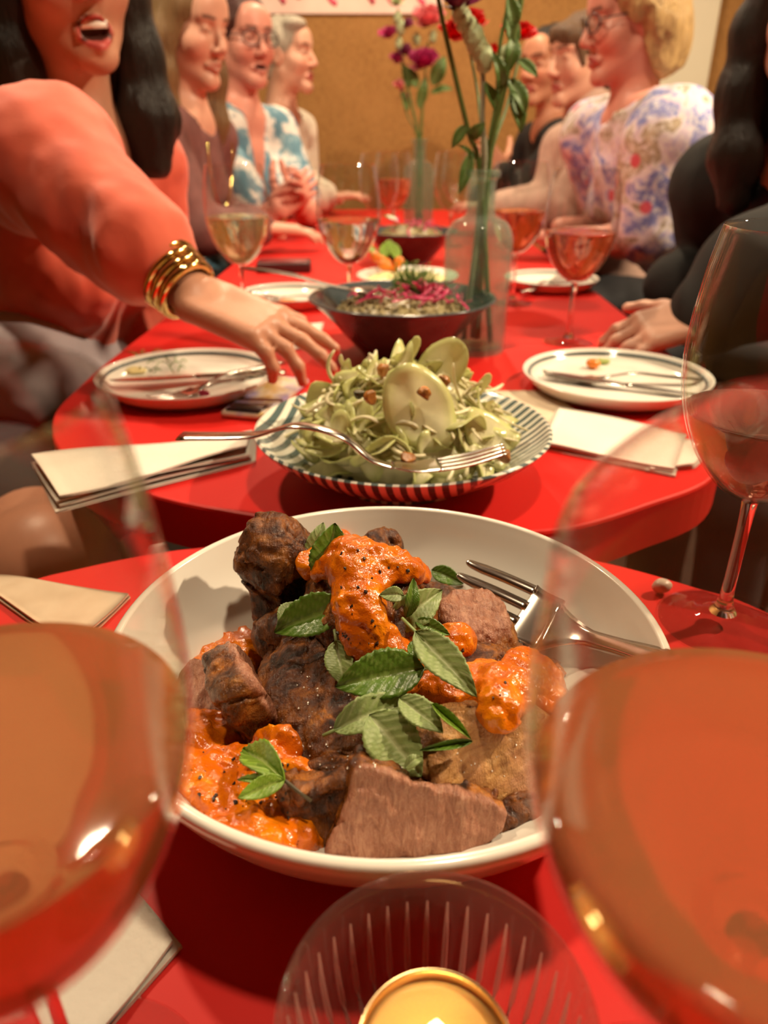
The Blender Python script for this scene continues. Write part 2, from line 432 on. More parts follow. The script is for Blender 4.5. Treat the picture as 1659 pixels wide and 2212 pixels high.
wine_glass(V(.175, 2.08, 0), 'far empty wine glass right of the far vase', None, 0)
wine_glass(V(.215, 2.35, 0), 'farthest empty wine glass near the cork wall', None, 0)

# white meat bowl
CERAM = plain('white_ceramic', (.78, .74, .67), .16, var=.02, vscale=8, coat=.4)
BOWL_C = V(.002, .2826, 0)
bp = [(0, .006), (.05, .006), (.058, .0), (.066, .0), (.070, .006), (.096, .020), (.116, .036), (.1255, .052), (.1275, .058), (.1265, .0605), (.1235, .0605), (.1215, .057), (.112, .040), (.094, .0245), (.066, .013), (.035, .0105), (0, .010)]
bpp = [(0, .006), (.05, .006)] + [(p.x, p.z) for p in spline([(r, 0, z) for r, z in bp[2:]], 4)]
bpp = [(max(r, 0), z) for r, z in bpp]
e = link('serving_bowl', lathe(bpp, 128), CERAM, None, BOWL_C)
tag(e, 'large white ceramic bowl holding roast meat in orange sauce', 'bowl')

# striped salad dish
m = N('striped_glaze'); co = m.co(); sx = m.n('ShaderNodeSeparateXYZ'); m.l(co, sx.inputs[0])
ang = m.math('ARCTAN2', sx.outputs[1], sx.outputs[0])
rad = m.math('SQRT', m.math('ADD', m.math('MULTIPLY', sx.outputs[0], sx.outputs[0]), m.math('MULTIPLY', sx.outputs[1], sx.outputs[1])))
# slanted stripes that change direction across the dish
side = m.math('GREATER_THAN', m.math('ADD', sx.outputs[0], m.math('MULTIPLY', sx.outputs[1], .35)), -.03)
pa = m.math('ADD', m.math('MULTIPLY', sx.outputs[1], 640), m.math('MULTIPLY', sx.outputs[0], 150))
pb = m.math('ADD', m.math('MULTIPLY', sx.outputs[0], 560), m.math('MULTIPLY', sx.outputs[1], -330))
mxs = m.n('ShaderNodeMix', data_type='FLOAT'); m.l(side, mxs.inputs[0]); m.l(pb, mxs.inputs[2]); m.l(pa, mxs.inputs[3])
st = m.math('SINE', m.math('ADD', mxs.outputs[0], m.math('MULTIPLY', m.noise(9, 2), 3)))
m.color(m.ramp(m.math('ADD', m.math('MULTIPLY', st, .5), .5), [(.42, (.74, .72, .62)), (.56, (.09, .13, .13))])); m.set(rough=.18, coat=.3); STRIPE = m.m
SALAD_C = V(.0157, .590, 0)
sp = [(0, .004), (.045, .004), (.05, 0), (.058, 0), (.062, .005), (.088, .018), (.112, .034), (.1235, .0455), (.1225, .0475), (.1205, .047), (.109, .0375), (.086, .0225), (.060, .0105), (.03, .008), (0, .0075)]
sp = [(0, .004), (.045, .004)] + [(max(p.x, 0), p.z) for p in spline([(r, 0, z) for r, z in sp[2:]], 4)]
e = link('salad_dish', lathe(sp, 128), STRIPE, None, SALAD_C, (0, 0, .35)); tag(e, 'shallow dish with slanting grey green stripes holding the pale salad', 'dish')

# dark grain bowl
m = N('dark_glaze'); m.color(m.ramp(m.noise(25, 4), [(.3, (.035, .045, .05)), (.7, (.07, .085, .09))])); m.set(rough=.22, coat=.3); DARKGLAZE = m.m
def dark_bowl(loc, label, s=1.0):
    d = [(0, .004), (.04, .004), (.043, 0), (.05, 0), (.053, .006), (.075, .030), (.098, .056), (.1165, .0735), (.1215, .0765), (.1205, .0785), (.115, .0770), (.095, .060), (.072, .034), (.048, .012), (0, .009)]
    pf = d[:2] + [(max(p.x, 0), p.z) for p in spline([(r, 0, z) for r, z in d[2:]], 4)]
    o = link('grain_bowl', lathe([(r * s, z * s) for r, z in pf], 96), DARKGLAZE, None, loc); tag(o, label, 'bowl', 'dark stoneware bowls'); return o
DARK_C = V(.0236, .985, 0); DARK2_C = V(.06, 1.80, 0)
dark_bowl(DARK_C, 'dark stoneware bowl of grains topped with pink onion behind the salad')
dark_bowl(DARK2_C, 'far dark stoneware bowl of pink onion beyond the water glass', .9)

# side plates
RIMLINE = plain('plate_rim_line', (.04, .07, .08), .25)
PLATE = plain('plate_glaze', (.80, .76, .68), .15, coat=.4)
def plate(loc, r, label):
    e = empty('side_plate', loc); tag(e, label, 'plate', 'white side plates with a dark rim line')
    k = r / .105
    d = [(0, .003), (.06, .003), (.064, 0), (.078, 0), (.092, .007), (.1015, .0165), (.1045, .0205), (.1025, .0215), (.099, .0185), (.092, .0115), (.082, .0075), (.05, .0065), (0, .0065)]
    pf = d[:2] + [(max(p.x, 0), p.z) for p in spline([(a, 0, b) for a, b in d[2:]], 4)]
    link('dish', lathe([(a * k, b) for a, b in pf], 96), PLATE, e)
    link('rim_line', lathe([(.0958 * k, .0156), (.0975 * k, .0176), (.0971 * k, .0184), (.0951 * k, .0162)], 96, close=True), RIMLINE, e)
    return e
P_LN = (-.227, .838); P_LF = (-.166, 1.325); P_RF = (.322, 1.475); P_RN = (.268, .835)
plate(V(*P_LN, 0), .104, 'white side plate with scraps and cutlery under the reaching arm')
plate(V(*P_LF, 0), .086, 'white side plate with crumbs beside the white wine glass')
plate(V(*P_RF, 0), .090, 'white side plate with crossed cutlery behind the rosé glass')
plate(V(*P_RN, 0), .107, 'white side plate with tomato scrap, fork and knife at the right')

# cutlery
STEEL = plain('steel', (.62, .58, .53), .18, metal=1.0)
def strip_mesh(path, widths, th, n_across=4, cup=None):
    """bent sheet following path (points, z up) with widths; returns data"""
    vs, fs = [], []; m = len(path); P = [Vector(p) for p in path]
    for i, p in enumerate(P):
        d = (P[min(i + 1, m - 1)] - P[max(i - 1, 0)]).normalized(); s = d.cross(Vector((0, 0, 1))).normalized(); w = s.cross(d)
        for sgn in (1, -1):
            for k in range(n_across + 1):
                u = (k / n_across - .5) * 2; c = (cup[i] if cup else 0) * (u * u)
                t = th * (1 - .6 * u * u) * .5
                vs.append(p + s * u * widths[i] * .5 + w * (c + sgn * t))
    R = 2 * (n_across + 1); a = n_across + 1
    for i in range(m - 1):
        for k in range(n_across):
            fs.append((i * R + k, i * R + k + 1, (i + 1) * R + k + 1, (i + 1) * R + k))
            fs.append((i * R + a + k + 1, i * R + a + k, (i + 1) * R + a + k, (i + 1) * R + a + k + 1))
        fs.append((i * R, (i + 1) * R, (i + 1) * R + a, i * R + a)); fs.append((i * R + n_across, i * R + a + n_across, (i + 1) * R + a + n_across, (i + 1) * R + n_across))
    for i in (0, m - 1):
        for k in range(n_across):
            q = (i * R + k, i * R + a + k, i * R + a + k + 1, i * R + k + 1); fs.append(q if i == 0 else q[::-1])
    return vs, fs
def fork(loc, rot, label, L=.19, s=1.0, group='cutlery on the tables', name='fork', bend=.006, hend=None):
    """handle end at -x, tines at +x, lying flat; tines, neck and handle"""
    e = empty(name, loc, rot); tag(e, label, name.replace('_', ' '), group)
    hx = L - .075
    pth = spline([(-hx, 0, 0), (-hx * .6, 0, .004), (-.03, 0, .008), (0, 0, .004), (.018, 0, .001)], 6)
    if hend is not None: pth = spline([hend, hend * .66 + Vector((-.006, 0, .006)), hend * .30 + Vector((-.012, 0, .010)), Vector((-.004, 0, .006)), Vector((.018, 0, .001))], 6)
    ws = [(.014 - .008 * min(1, (i / (len(pth) - 1)) * 1.6)) if i < len(pth) * .75 else .006 + .016 * ((i / (len(pth) - 1) - .75) / .25) ** 1.3 for i in range(len(pth))]
    v, f = strip_mesh(pth, [w * s for w in ws], .0022, 4)
    link('handle', pydata(v, f), STEEL, e)
    pth = spline([(.016, 0, .001), (.028, 0, .0), (.034, 0, .0005)], 4)
    v, f = strip_mesh(pth, [(.020 + .0035 * i / 8) * s for i in range(9)], .002, 6, [.0012] * 9); link('root', pydata(v, f), STEEL, e)
    for k in range(4):
        y = (-1.5 + k) * .0064 * s
        pth = spline([(.032, y, .001), (.05, y * .98, .002), (.068, y * .95, bend), (.075, y * .93, bend * 1.5)], 4)
        v, f = strip_mesh(pth, [.0038 * s] * 8 + [.0034 * s, .003 * s, .0026 * s, .002 * s, .0012 * s], .0018, 2); link('tine', pydata(v, f), STEEL, e)
    return e
def knife(loc, rot, label):
    e = empty('knife', loc, rot); tag(e, label, 'knife', 'cutlery on the tables')
    v, f = strip_mesh(spline([(-.11, 0, .004), (-.06, 0, .004), (-.005, 0, .004)], 5), [.012, .013, .0135, .013, .012, .0115, .011, .0105, .010, .0095, .009], .005, 4); link('handle', pydata(v, f), STEEL, e)
    v, f = strip_mesh(spline([(-.006, 0, .004), (.04, .001, .004), (.09, -.001, .004)], 6), [.009, .012, .014, .016, .017, .0175, .0175, .017, .016, .014, .011, .007, .002], .0018, 4); link('blade', pydata(v, f), STEEL, e)
    return e
def spoon(loc, rot, label, L=.2, name='spoon', s=1.0):
    e = empty(name, loc, rot); tag(e, label, name.replace('_', ' '), 'cutlery on the tables')
    pth = spline([(-L + .06, 0, .01), (-.07, 0, .012), (-.02, 0, .008), (0, 0, .003)], 6)
    v, f = strip_mesh(pth, [(.013 - .007 * (i / (len(pth) - 1))) * s for i in range(len(pth))], .0025, 4); link('handle', pydata(v, f), STEEL, e)
    pth = [(-.002 + .062 * i / 12, 0, .003 - .006 * math.sin(math.pi * min(1, i / 12))) for i in range(13)]
    ws = [(.006 + .036 * math.sin(math.pi * (i / 12) ** .8) ** .7) * s if 0 < i < 12 else .006 for i in range(13)]
    v, f = strip_mesh(pth, ws, .0018, 8, [.009 * math.sin(math.pi * (i / 12)) for i in range(13)]); link('scoop', pydata(v, f), STEEL, e)
    return e
def lay(p0, p1):
    """location and z rotation for something lying from p0 to p1"""
    d = p1 - p0; return math.atan2(d.y, d.x)
R = math.radians
# on right plate
fork(V(.262, .842, .0095), (0, R(2), R(172)), 'dinner fork lying on the right side plate with tomato scrap')
knife(V(.270, .815, .0085), (0, R(-2), R(154)), 'knife lying beside the fork on the right side plate')
# left plate
knife(V(-.225, .842, .0095), (0, R(-2), R(197)), 'knife across the scraps on the left side plate')
fork(V(-.20, .815, .0095), (0, R(2), R(230)), 'fork lying on the left side plate under the reaching arm')
# far right plate
fork(V(.318, 1.47, .0095), (0, R(2), R(60)), 'fork crossed on the far right side plate')
knife(V(.335, 1.45, .0095), (0, R(-2), R(40)), 'knife crossed on the far right side plate')
fork(V(-.166, 1.32, .0095), (0, R(2), R(150)), 'fork on the crumb strewn plate beside the white wine glass')

# napkins and paper
m = N('napkin_paper'); ck = m.noise(260, 2, .5); m.color(m.ramp(m.noise(9, 3), [(.3, (.72, .67, .58)), (.7, (.80, .75, .67))])); m.set(rough=.9)
m.bump(m.math('ADD', ck, m.math('MULTIPLY', m.noise(20, 3), 1.4)), .35, .0012); NAPKIN = m.m
m = N('kraft_paper'); m.color(m.ramp(m.noise(40, 4), [(.3, (.56, .44, .31)), (.7, (.66, .54, .40))])); m.set(rough=.85); KRAFT = m.m
def napkin(corners, label, layers=3, seed=0, mat=None, wave=.003, th=.0014, name='paper_napkin', cat='napkin'):
    """folded stack of thin sheets; corners are four world points round the outline"""
    rs = random.Random(seed); c = sum(corners, Vector()) / 4
    e = empty(name, (c.x, c.y, T + .0005)); tag(e, label, cat, 'paper napkins' if cat == 'napkin' else None)
    q = [p - Vector((c.x, c.y, p.z)) for p in corners]
    n = 14
    for L in range(layers):
        sh = [Vector((rs.uniform(-.0025, .0025), rs.uniform(-.0025, .0025), 0)) for _ in range(4)]
        k = [(q[i] + sh[i]) * (1 - .012 * L) for i in range(4)]
        vs, fs = [], []; ph = rs.uniform(0, 6)
        for s in (0, 1):
            for i in range(n + 1):
                for j in range(n + 1):
                    u, v = i / n, j / n
                    p = k[0] * (1 - u) * (1 - v) + k[1] * u * (1 - v) + k[2] * u * v + k[3] * (1 - u) * v
                    edge = max(abs(u - .5), abs(v - .5)) * 2
                    z = L * (th + wave * .22) + s * th + wave * (.5 + .5 * math.sin(5 * u + 2.3 * v + ph)) * (edge ** 2) * (L + .4) / layers
                    vs.append((p.x, p.y, z))
        o2 = (n + 1) ** 2
        for i in range(n):
            for j in range(n):
                a, b, c_, d = i * (n + 1) + j, (i + 1) * (n + 1) + j, (i + 1) * (n + 1) + j + 1, i * (n + 1) + j + 1
                fs.append((d, c_, b, a)); fs.append((a + o2, b + o2, c_ + o2, d + o2))
        for i in range(n):
            for a, b in ((i, i + 1), ((n) * (n + 1) + i + 1, n * (n + 1) + i), ((i + 1) * (n + 1), i * (n + 1)), (i * (n + 1) + n, (i + 1) * (n + 1) + n)):
                fs.append((a, b, b + o2, a + o2))
        link('ply', pydata(vs, fs), mat or NAPKIN, e)
    return e
napkin([on(-160, 1830), on(255, 1880), on(395, 2050), on(180, 2290)], 'white paper napkin under the left foreground wine glass', 2, 1)
napkin([on(68, 1020), on(560, 955), on(548, 1000), on(120, 1110)], 'crumpled white paper napkin left of the salad dish', 4, 2, wave=.008)
napkin([on(1205, 890), on(1480, 950), on(1455, 1030), on(1170, 970)], 'folded white napkin in front of the right side plate', 3, 3)
napkin([on(1440, 960), on(1560, 960), on(1500, 1015), on(1400, 1020)], 'small folded napkin at the right table edge', 2, 5)
napkin([on(-60, 1250), on(100, 1262), on(290, 1292), on(150, 1420)], 'beige paper napkin at the left of the meat bowl', 2, 4, KRAFT)
napkin([on(600, 705), on(700, 700), on(690, 750), on(620, 760)], 'white paper slip between the left plate and grain bowl', 1, 6)
napkin([on(1065, 848), on(1190, 850), on(1330, 950), on(1180, 960)], 'beige napkin half under the right side plate', 1, 8, KRAFT)
# card case
CASE = plain('red_leather', (.22, .012, .015), .35); CASE2 = plain('case_edge', (.05, .01, .012), .4)
e = empty('card_case', on(615, 585)); e.rotation_euler = (0, 0, .05); tag(e, 'dark red leather case lying on the table at the left', 'case')
link('cover', bevel(pydata(*box_data((-.058, -.035, .0), (.058, .035, .022))), .004), CASE2, e); link('lid_panel', bevel(pydata(*box_data((-.05, -.03, .0215), (.05, .03, .0235))), .0008, 1), CASE, e)
# phone under the dish edge
m = N('phone_case'); m.color(m.ramp(m.noise(30, 2), [(.35, (.55, .36, .12)), (.5, (.62, .52, .40)), (.65, (.34, .28, .50))])); m.set(rough=.25); PHC = m.m
ph0, ph1 = on(640, 815), on(505, 925)
e = empty('phone', (*((ph0 + ph1) / 2).xy, T)); e.rotation_euler = (0, 0, lay(ph0, ph1)); tag(e, 'phone in patterned gold and purple case left of the salad dish', 'phone')
link('case', bevel(pydata(*box_data((-.068, -.026, 0), (.068, .026, .0085))), .004, 3), PHC, e)
link('camera_block', bevel(pydata(*box_data((.044, -.02, .0083), (.066, .018, .0108))), .002, 2), plain('black_glass', (.008, .008, .01), .08), e)

# ribbed candle holder with tealight
CAND = V(.0135, .1105, 0)
e = empty('candle_holder', CAND); tag(e, 'ribbed clear glass candle holder in the foreground', 'candle holder')
HG = thin_glass('votive_glass', (.86, .78, .77), haze=.035, hazecol=(.95, .72, .62))
n = 128; rings = [(.024, 0), (.029, .002), (.0345, .010), (.039, .024), (.0413, .040), (.0418, .052), (.0418, .0625), (.0412, .0650), (.0400, .0647), (.0395, .060), (.0392, .050), (.0385, .038), (.0362, .024), (.0315, .0115), (.025, .007)]
vs, fs = [], []
for k, (r, z) in enumerate(rings):
    amp = .0007 if (z < .0495 and k < 7) else 0
    for i in range(n * 2):
        a = math.pi * i / n; rr = r + amp * math.cos(40 * a) * min(1, (.0495 - z) / .01 if z > .0395 else 1)
        vs.append((rr * math.cos(a), rr * math.sin(a), z))
n2 = n * 2
for k in range(len(rings) - 1):
    for i in range(n2): fs.append((k * n2 + i, k * n2 + (i + 1) % n2, (k + 1) * n2 + (i + 1) % n2, (k + 1) * n2 + i))
fs.append(tuple(range(n2 - 1, -1, -1))); fs.append(tuple(range((len(rings) - 1) * n2, len(rings) * n2)))
link('cup', pydata(vs, fs), HG, e)
ribs = []
for i in range(40):
    a = 2 * math.pi * i / 40
    pth = [(r * math.cos(a), r * math.sin(a), z) for r, z in [(.0300, .0095), (.0345, .016), (.0372, .024), (.0392, .034), (.0398, .0395), (.0401, .046)]]
    if i == 0: ribm = tube([(r, 0, z) for r, z in [(.0318, .0095), (.0353, .016), (.0375, .024), (.0390, .034), (.0396, .0395), (.0402, .052)]], [.0006, .0009, .0010, .0009, .0008, .0003], 6)
    link('rib', ribm, thin_glass('rib_glass', (.97, .95, .94), haze=.40, hazecol=(.95, .66, .58)) if i == 0 else bpy.data.materials['rib_glass'], e, rot=(0, 0, a))
t = empty('votive_candle', CAND + Vector((0, -.001, .0075))); tag(t, 'lit candle with amber melted wax inside the ribbed glass', 'candle')
link('cup', lathe([(0, 0), (.0180, 0), (.0205, .010), (.0212, .0435), (.0206, .0440), (.0200, .0425), (.0195, .010), (.017, .0008), (0, .0008)], 64), plain('tin_gold', (.85, .62, .33), .25, metal=1.0), t)
m = N('wax'); m.color((.84, .44, .14)); m.set(rough=.08, coat=.6, sss=.4, sss_scale=.01)
link('wax', lathe([(0, .001), (.0165, .001), (.0192, .010), (.0198, .0400), (.0180, .0408), (.010, .0402), (0, .0400)], 64), m.m, t)
link('wick', tube([(0, 0, .0398), (.0004, 0, .043), (.001, 0, .0465)], .0007, 6), plain('wick', (.02, .015, .01), .9), t)
m = N('flame'); m.color((0, 0, 0)); m.b.inputs['Emission Color'].default_value = (1, .58, .18, 1); m.set(estr=13)
link('flame', lathe([(0, .0445), (.0020, .0462), (.0030, .049), (.0026, .0510), (.0014, .0535), (.0006, .0555), (0, .0565)], 16), m.m, t)
# ================================================================== food in the white bowl
rnd = random.Random(11); nr = np.random.RandomState(5)
def rotm(rx, ry, rz): return np.array(Euler((R(rx), R(ry), R(rz))).to_matrix())
def npv(v): return np.array(v, np.float32)
# roast meat material: 'crust' attribute R = cut face, G = fat, B = char
def meat_material(name):
    m = N(name); at_ = m.n('ShaderNodeVertexColor', layer_name='crust'); sp_ = m.n('ShaderNodeSeparateColor'); m.l(at_.outputs[0], sp_.inputs[0])
    f = m.noise(75, 6, .65, dist=.6); g = m.noise(260, 5, .7)
    crust = m.ramp(f, [(.34, (.012, .004, .001)), (.43, (.080, .021, .003)), (.52, (.19, .056, .007)), (.62, (.35, .12, .018)), (.75, (.52, .22, .04))])
    crust = m.mix(m.ramp(g, [(.5, (0, 0, 0)), (.72, (.7, .7, .7))]), crust, (.035, .012, .004))
    fib = m.noise(120, 5, .6, stretch=(4, 1.2, 1.2), dist=1.2)
    cut = m.ramp(fib, [(.3, (.24, .090, .052)), (.5, (.36, .155, .095)), (.7, (.48, .25, .16))])
    fat = m.ramp(m.noise(60, 5, .6, stretch=(1, 1, 6)), [(.3, (.30, .12, .030)), (.55, (.50, .26, .085)), (.75, (.70, .44, .20))])
    c = m.mix(sp_.outputs[1], m.mix(sp_.outputs[0], crust, cut), fat)
    m.color(m.mix(sp_.outputs[2], c, (.026, .012, .006)))
    m.set(rough=m.ramp(m.noise(120, 4), [(.35, (.14, .14, .14)), (.65, (.38, .38, .38))]), spec=.45)
    m.bump(m.math('ADD', m.math('ADD', f, m.math('MULTIPLY', g, .6)), m.math('MULTIPLY', fib, .5)), .8, .0024); return m.m
MEAT = meat_material('roast_meat')
MEATS = []
_bi = np.array([q for q in bpp if True]); _k0 = int(np.argmax(_bi[:, 0])) + 6; _in = _bi[_k0:][::-1]
def bowl_floor(p): return np.interp(np.hypot(p[:, 0] - BOWL_C.x, p[:, 1] - BOWL_C.y), _in[:, 0], _in[:, 1]) + T
def meat(name, label, prims, h=.0011, amp=.0042, sc=62, cuts=(), fat=None, char=0.0, k=.010, ridge=0.0, cat='meat'):
    """prims: SDF list with centre; cuts: (point, normal) planes sliced off, shown as cut faces"""
    base = union(prims)
    cp = [(npv(p), npv(n) / np.linalg.norm(npv(n))) for p, n in cuts]
    def f(p):
        d = base(p) + amp * fbm(p, sc, 4) + .0016 * vnoise(p, 260) + .0022 * np.clip(1 - np.abs(vnoise(p + 5.3, 58)) / .05, 0, 1) + .0010 * np.clip(1 - np.abs(vnoise(p + 1.3, 130)) / .07, 0, 1)
        if ridge: d = d + ridge * np.abs(vnoise(p * npv((1, 1, .35)), 120))
        for q, n in cp: d = smax(d, (p - q) @ n + .0035 * fbm(p, 75, 2) + .0018 * fbm(p * npv((1, 1, .5)), 240, 2), .0015)
        return np.maximum(d, bowl_floor(p) - .0008 - p[:, 2])
    c, ext = MEAT_BOX[name_key[0]]
    me = mesh_sdf(f, c - ext, c + ext, h, disp=amp * 1.5)
    v = verts(me); rgb = np.zeros((len(v), 3), np.float32)
    for q, n in cp:
        d = np.abs((v - q) @ n); rgb[:, 0] = np.maximum(rgb[:, 0], np.clip(1.9 - d / .0021, 0, 1))
    if fat is not None: rgb[:, 1] = np.clip(fat(v), 0, 1)
    rgb[:, 2] = np.clip(char * (1 - rgb[:, 0]) * (.4 + 1.8 * fbm(v, 90, 2) + .3), 0, .93)
    o_ = c.copy(); 
    me.vertices.foreach_set('co', (v - o_).astype(np.float32).ravel()); me.update(); set_attr(me, 'crust', rgb)
    o = link(name, me, MEAT, None, o_); tag(o, label, cat, 'roast meat in the white bowl'); MEATS.append(o); return o
MEAT_BOX = {}; name_key = [0]
def M(label, c, r, rot=(0, 0, 0), kind='ell', extra=(), **kw):
    c = npv(c); Rm = rotm(*rot); r = npv(r); key = len(MEAT_BOX); name_key[0] = key
    MEAT_BOX[key] = (c, np.full(3, float(max(r)) * 1.45 + .008))
    prim = ell(c, r, Rm) if kind == 'ell' else rbox(c, r, kw.pop('rad', .004), Rm)
    cuts = [(c + Rm @ npv(p), Rm @ npv(n)) for p, n in kw.pop('lcuts', ())]
    items = [(prim, .01)] + [((ell(c + Rm @ npv(p), npv(q), Rm) if len(w) < 3 else None) , .008, *(('-',) if w[-1] == '-' else ())) for (p, q, *w) in [(*e_, '+') if len(e_) == 2 else e_ for e_ in extra]]
    return meat('roast_meat', label, items, cuts=cuts, **kw)

M('broad heap of dark roast meat under the other pieces', V(.006, .283, .030), (.068, .082, .027), amp=.006, char=.25, h=.0014)
M('tall dark crusted chunk of roast meat leaning on the far bowl rim', at(607, 1228, .340), (.021, .022, .033), (8, -14, 0), extra=[((.004, -.012, .010), (.018, .012, .015)), ((-.004, -.016, -.016), (.017, .010, .014)), ((.016, -.018, -.004), (.008, .010, .010), '-')], amp=.006, char=.22)
M('small dark roast piece below the tall left chunk', at(640, 1375, .313), (.021, .022, .020), (0, 20, 30), amp=.006, char=.2)
M('ridge of roast meat under the orange sauce', at(800, 1320, .303), (.032, .042, .030), (0, 10, 20), amp=.005, char=.2)
M('scrap of brown roast meat at the back of the heap', at(818, 1192, .345), (.015, .010, .013), (0, 0, 30), amp=.005, char=.2)
M('rounded glossy browned roast piece in the middle of the bowl', at(722, 1560, .262), (.030, .037, .029), (0, 0, -25), extra=[((.012, .022, .012), (.02, .02, .014)), ((-.016, -.02, -.006), (.014, .015, .012))], amp=.005, char=.0, fat=lambda v: .10 + .9 * fbm(v, 60, 2))
M('grey brown roast chunk leaning on the serving fork', at(1012, 1372, .303), (.023, .022, .025), (0, -20, 15), extra=[((.008, -.014, -.012), (.015, .012, .013))], amp=.005, char=.15, lcuts=[((.006, -.004, .016), (.5, -.25, .8))])
M('light brown slice of roast meat at the left of the bowl', at(452, 1512, .272), (.019, .015, .010), (10, 12, -20), kind='box', rad=.005, amp=.004, char=.4, lcuts=[((0, 0, .006), (-.15, -.35, 1))])
M('dark crusted slab of roast meat standing in the sauce', at(537, 1512, .258), (.011, .020, .023), (-8, -18, 24), kind='box', rad=.006, amp=.004, char=.45, lcuts=[((.0085, 0, 0), (1, .05, .12))])
M('broad brown end slice at the front of the bowl', at(722, 1765, .205), (.019, .012, .022), (-16, -6, 12), kind='box', rad=.004, amp=.006, char=.12)
M('pink grey sloping slice at the front of the bowl', at(895, 1778, .197), (.031, .012, .019), (-14, 20, -4), kind='box', rad=.004, amp=.004, char=.0, lcuts=[((0, -.0075, 0), (.05, -1, .2))])
M('pale layered fatty roast cut at the right of the bowl', at(1040, 1655, .226), (.042, .030, .031), (10, 8, 24), amp=.005, char=.0, ridge=.004, lcuts=[((0, -.013, .008), (.1, -.75, .62))],
  fat=lambda v: .75 + 1.2 * fbm(v, 70, 2))
M('small brown roast scrap by the front right rim', at(1100, 1772, .208), (.014, .010, .011), (0, 0, 20), amp=.004, char=.15)
M('roast lump filling the middle right of the heap', at(980, 1545, .272), (.024, .024, .018), (0, 0, 0), amp=.005, char=.25)

def world_bvh(objs):
    vs, fs = [], []
    for o in objs:
        mw = Matrix.LocRotScale(o.location, o.rotation_euler, o.scale); b = len(vs)
        vs += [mw @ v.co for v in o.data.vertices]; fs += [tuple(b + i for i in p.vertices) for p in o.data.polygons]
    return BVHTree.FromPolygons(vs, fs)
BOWL_O = bpy.data.objects['serving_bowl']
BV = world_bvh(MEATS + [BOWL_O])
CAMP = camo.location.copy()
def hit(px, py, bv=None):
    d = _ray(px, py).normalized(); p, n, i, t = (bv or BV).ray_cast(CAMP, d)
    if p is None: q = on(px, py, .03); return q, Vector((0, 0, 1))
    if n.dot(d) > 0: n = -n
    return p, n

# sauce
m = N('orange_sauce'); f = m.noise(110, 5, .65); g = m.noise(420, 3, .6); k = m.noise(45, 3)
c = m.ramp(f, [(.3, (.46, .075, .0012)), (.5, (.70, .170, .002)), (.7, (.86, .27, .004))])
c = m.mix(m.ramp(k, [(.40, (.75, .75, .75)), (.58, (0, 0, 0))]), c, (.55, .10, .003))
m.color(m.mix(m.ramp(g, [(.66, (0, 0, 0)), (.72, (.8, .8, .8))]), c, (.10, .018, .005)))
m.set(rough=.18, spec=.5, coat=.15, coat_rough=.1); m.bump(m.math('ADD', f, m.math('MULTIPLY', g, .5)), .5, .0022); SAUCE = m.m
def sauce(path, label, lump=.0028, h=.0011, k=.006, bv=None):
    items = []; P = []
    for px, py, r, flat in path:
        p, n = hit(px, py, bv); c0 = p + n * r * .15
        z = n.normalized(); x = z.orthogonal().normalized(); y = z.cross(x)
        items.append((ell(c0, (r, r, r * flat), np.array([x, y, z]).T), k)); P.append(npv(c0))
    P = np.array(P); base = union(items)
    f = lambda p: base(p) + lump * fbm(p, 130, 3) + .0016 * vnoise(p, 330)
    g0 = f; f = lambda p: np.maximum(g0(p), bowl_floor(p) - .0008 - p[:, 2])
    rm = max(q[2] for q in path); me = mesh_sdf(f, P.min(0) - rm - .006, P.max(0) + rm + .006, h, disp=lump)
    v = verts(me); c = v.mean(0); me.vertices.foreach_set('co', (v - c).ravel()); me.update()
    o = link('sauce', me, SAUCE, None, c); tag(o, label, 'sauce', 'orange pepper sauce', 'stuff'); return o
def pathfill(pts, n, flat):
    out = []
    for (a, b) in zip(pts, pts[1:]):
        for i in range(n):
            t = i / n; out.append((a[0] + (b[0] - a[0]) * t, a[1] + (b[1] - a[1]) * t, a[2] + (b[2] - a[2]) * t, flat))
    out.append((*pts[-1], flat)); return out
S1 = sauce(pathfill([(735, 1175, .008), (760, 1205, .010), (775, 1245, .012), (770, 1300, .0105), (790, 1350, .010), (805, 1400, .011), (835, 1420, .009)], 3, .55)
           + pathfill([(780, 1225, .010), (840, 1225, .009), (905, 1240, .006)], 3, .5) + pathfill([(665, 1215, .007), (700, 1230, .007)], 2, .5)
           + pathfill([(835, 1420, .009), (900, 1420, .008), (960, 1395, .008), (995, 1385, .007)], 3, .55), 'orange sauce spooned over the top of the roast meat')
S2 = sauce(pathfill([(890, 1480, .010), (950, 1495, .010), (1010, 1500, .010), (1065, 1490, .0125), (1090, 1500, .011)], 3, .6) + [(1075, 1530, .011, .7)], 'thick orange sauce blob on the right of the roast meat')
pool = [(430, 1610, .013), (470, 1640, .020), (450, 1690, .020), (500, 1700, .024), (500, 1750, .020), (560, 1740, .024), (600, 1690, .017), (555, 1650, .018), (590, 1780, .018), (640, 1760, .018), (530, 1800, .013), (640, 1690, .016), (600, 1625, .013), (425, 1650, .016), (520, 1625, .014), (400, 1590, .010), (620, 1810, .012), (585, 1815, .012)]
BVB = world_bvh([MEATS[0], BOWL_O])
S3 = sauce([(*p, .30) for p in pool], 'orange sauce pool at the front left of the white bowl', .0042, .0012, .010, BVB)
S4 = sauce([(445, 1455, .008, .4), (480, 1440, .012, .4), (520, 1415, .012, .4), (540, 1390, .009, .4), (470, 1465, .010, .4), (1150, 1450, .014, .35), (1120, 1470, .012, .35), (1165, 1500, .014, .3), (1180, 1460, .010, .3)], 'orange sauce showing behind the meat slices', .003, .0012, .008, BVB)
BV2 = world_bvh(MEATS + [BOWL_O, S1, S2, S3, S4])

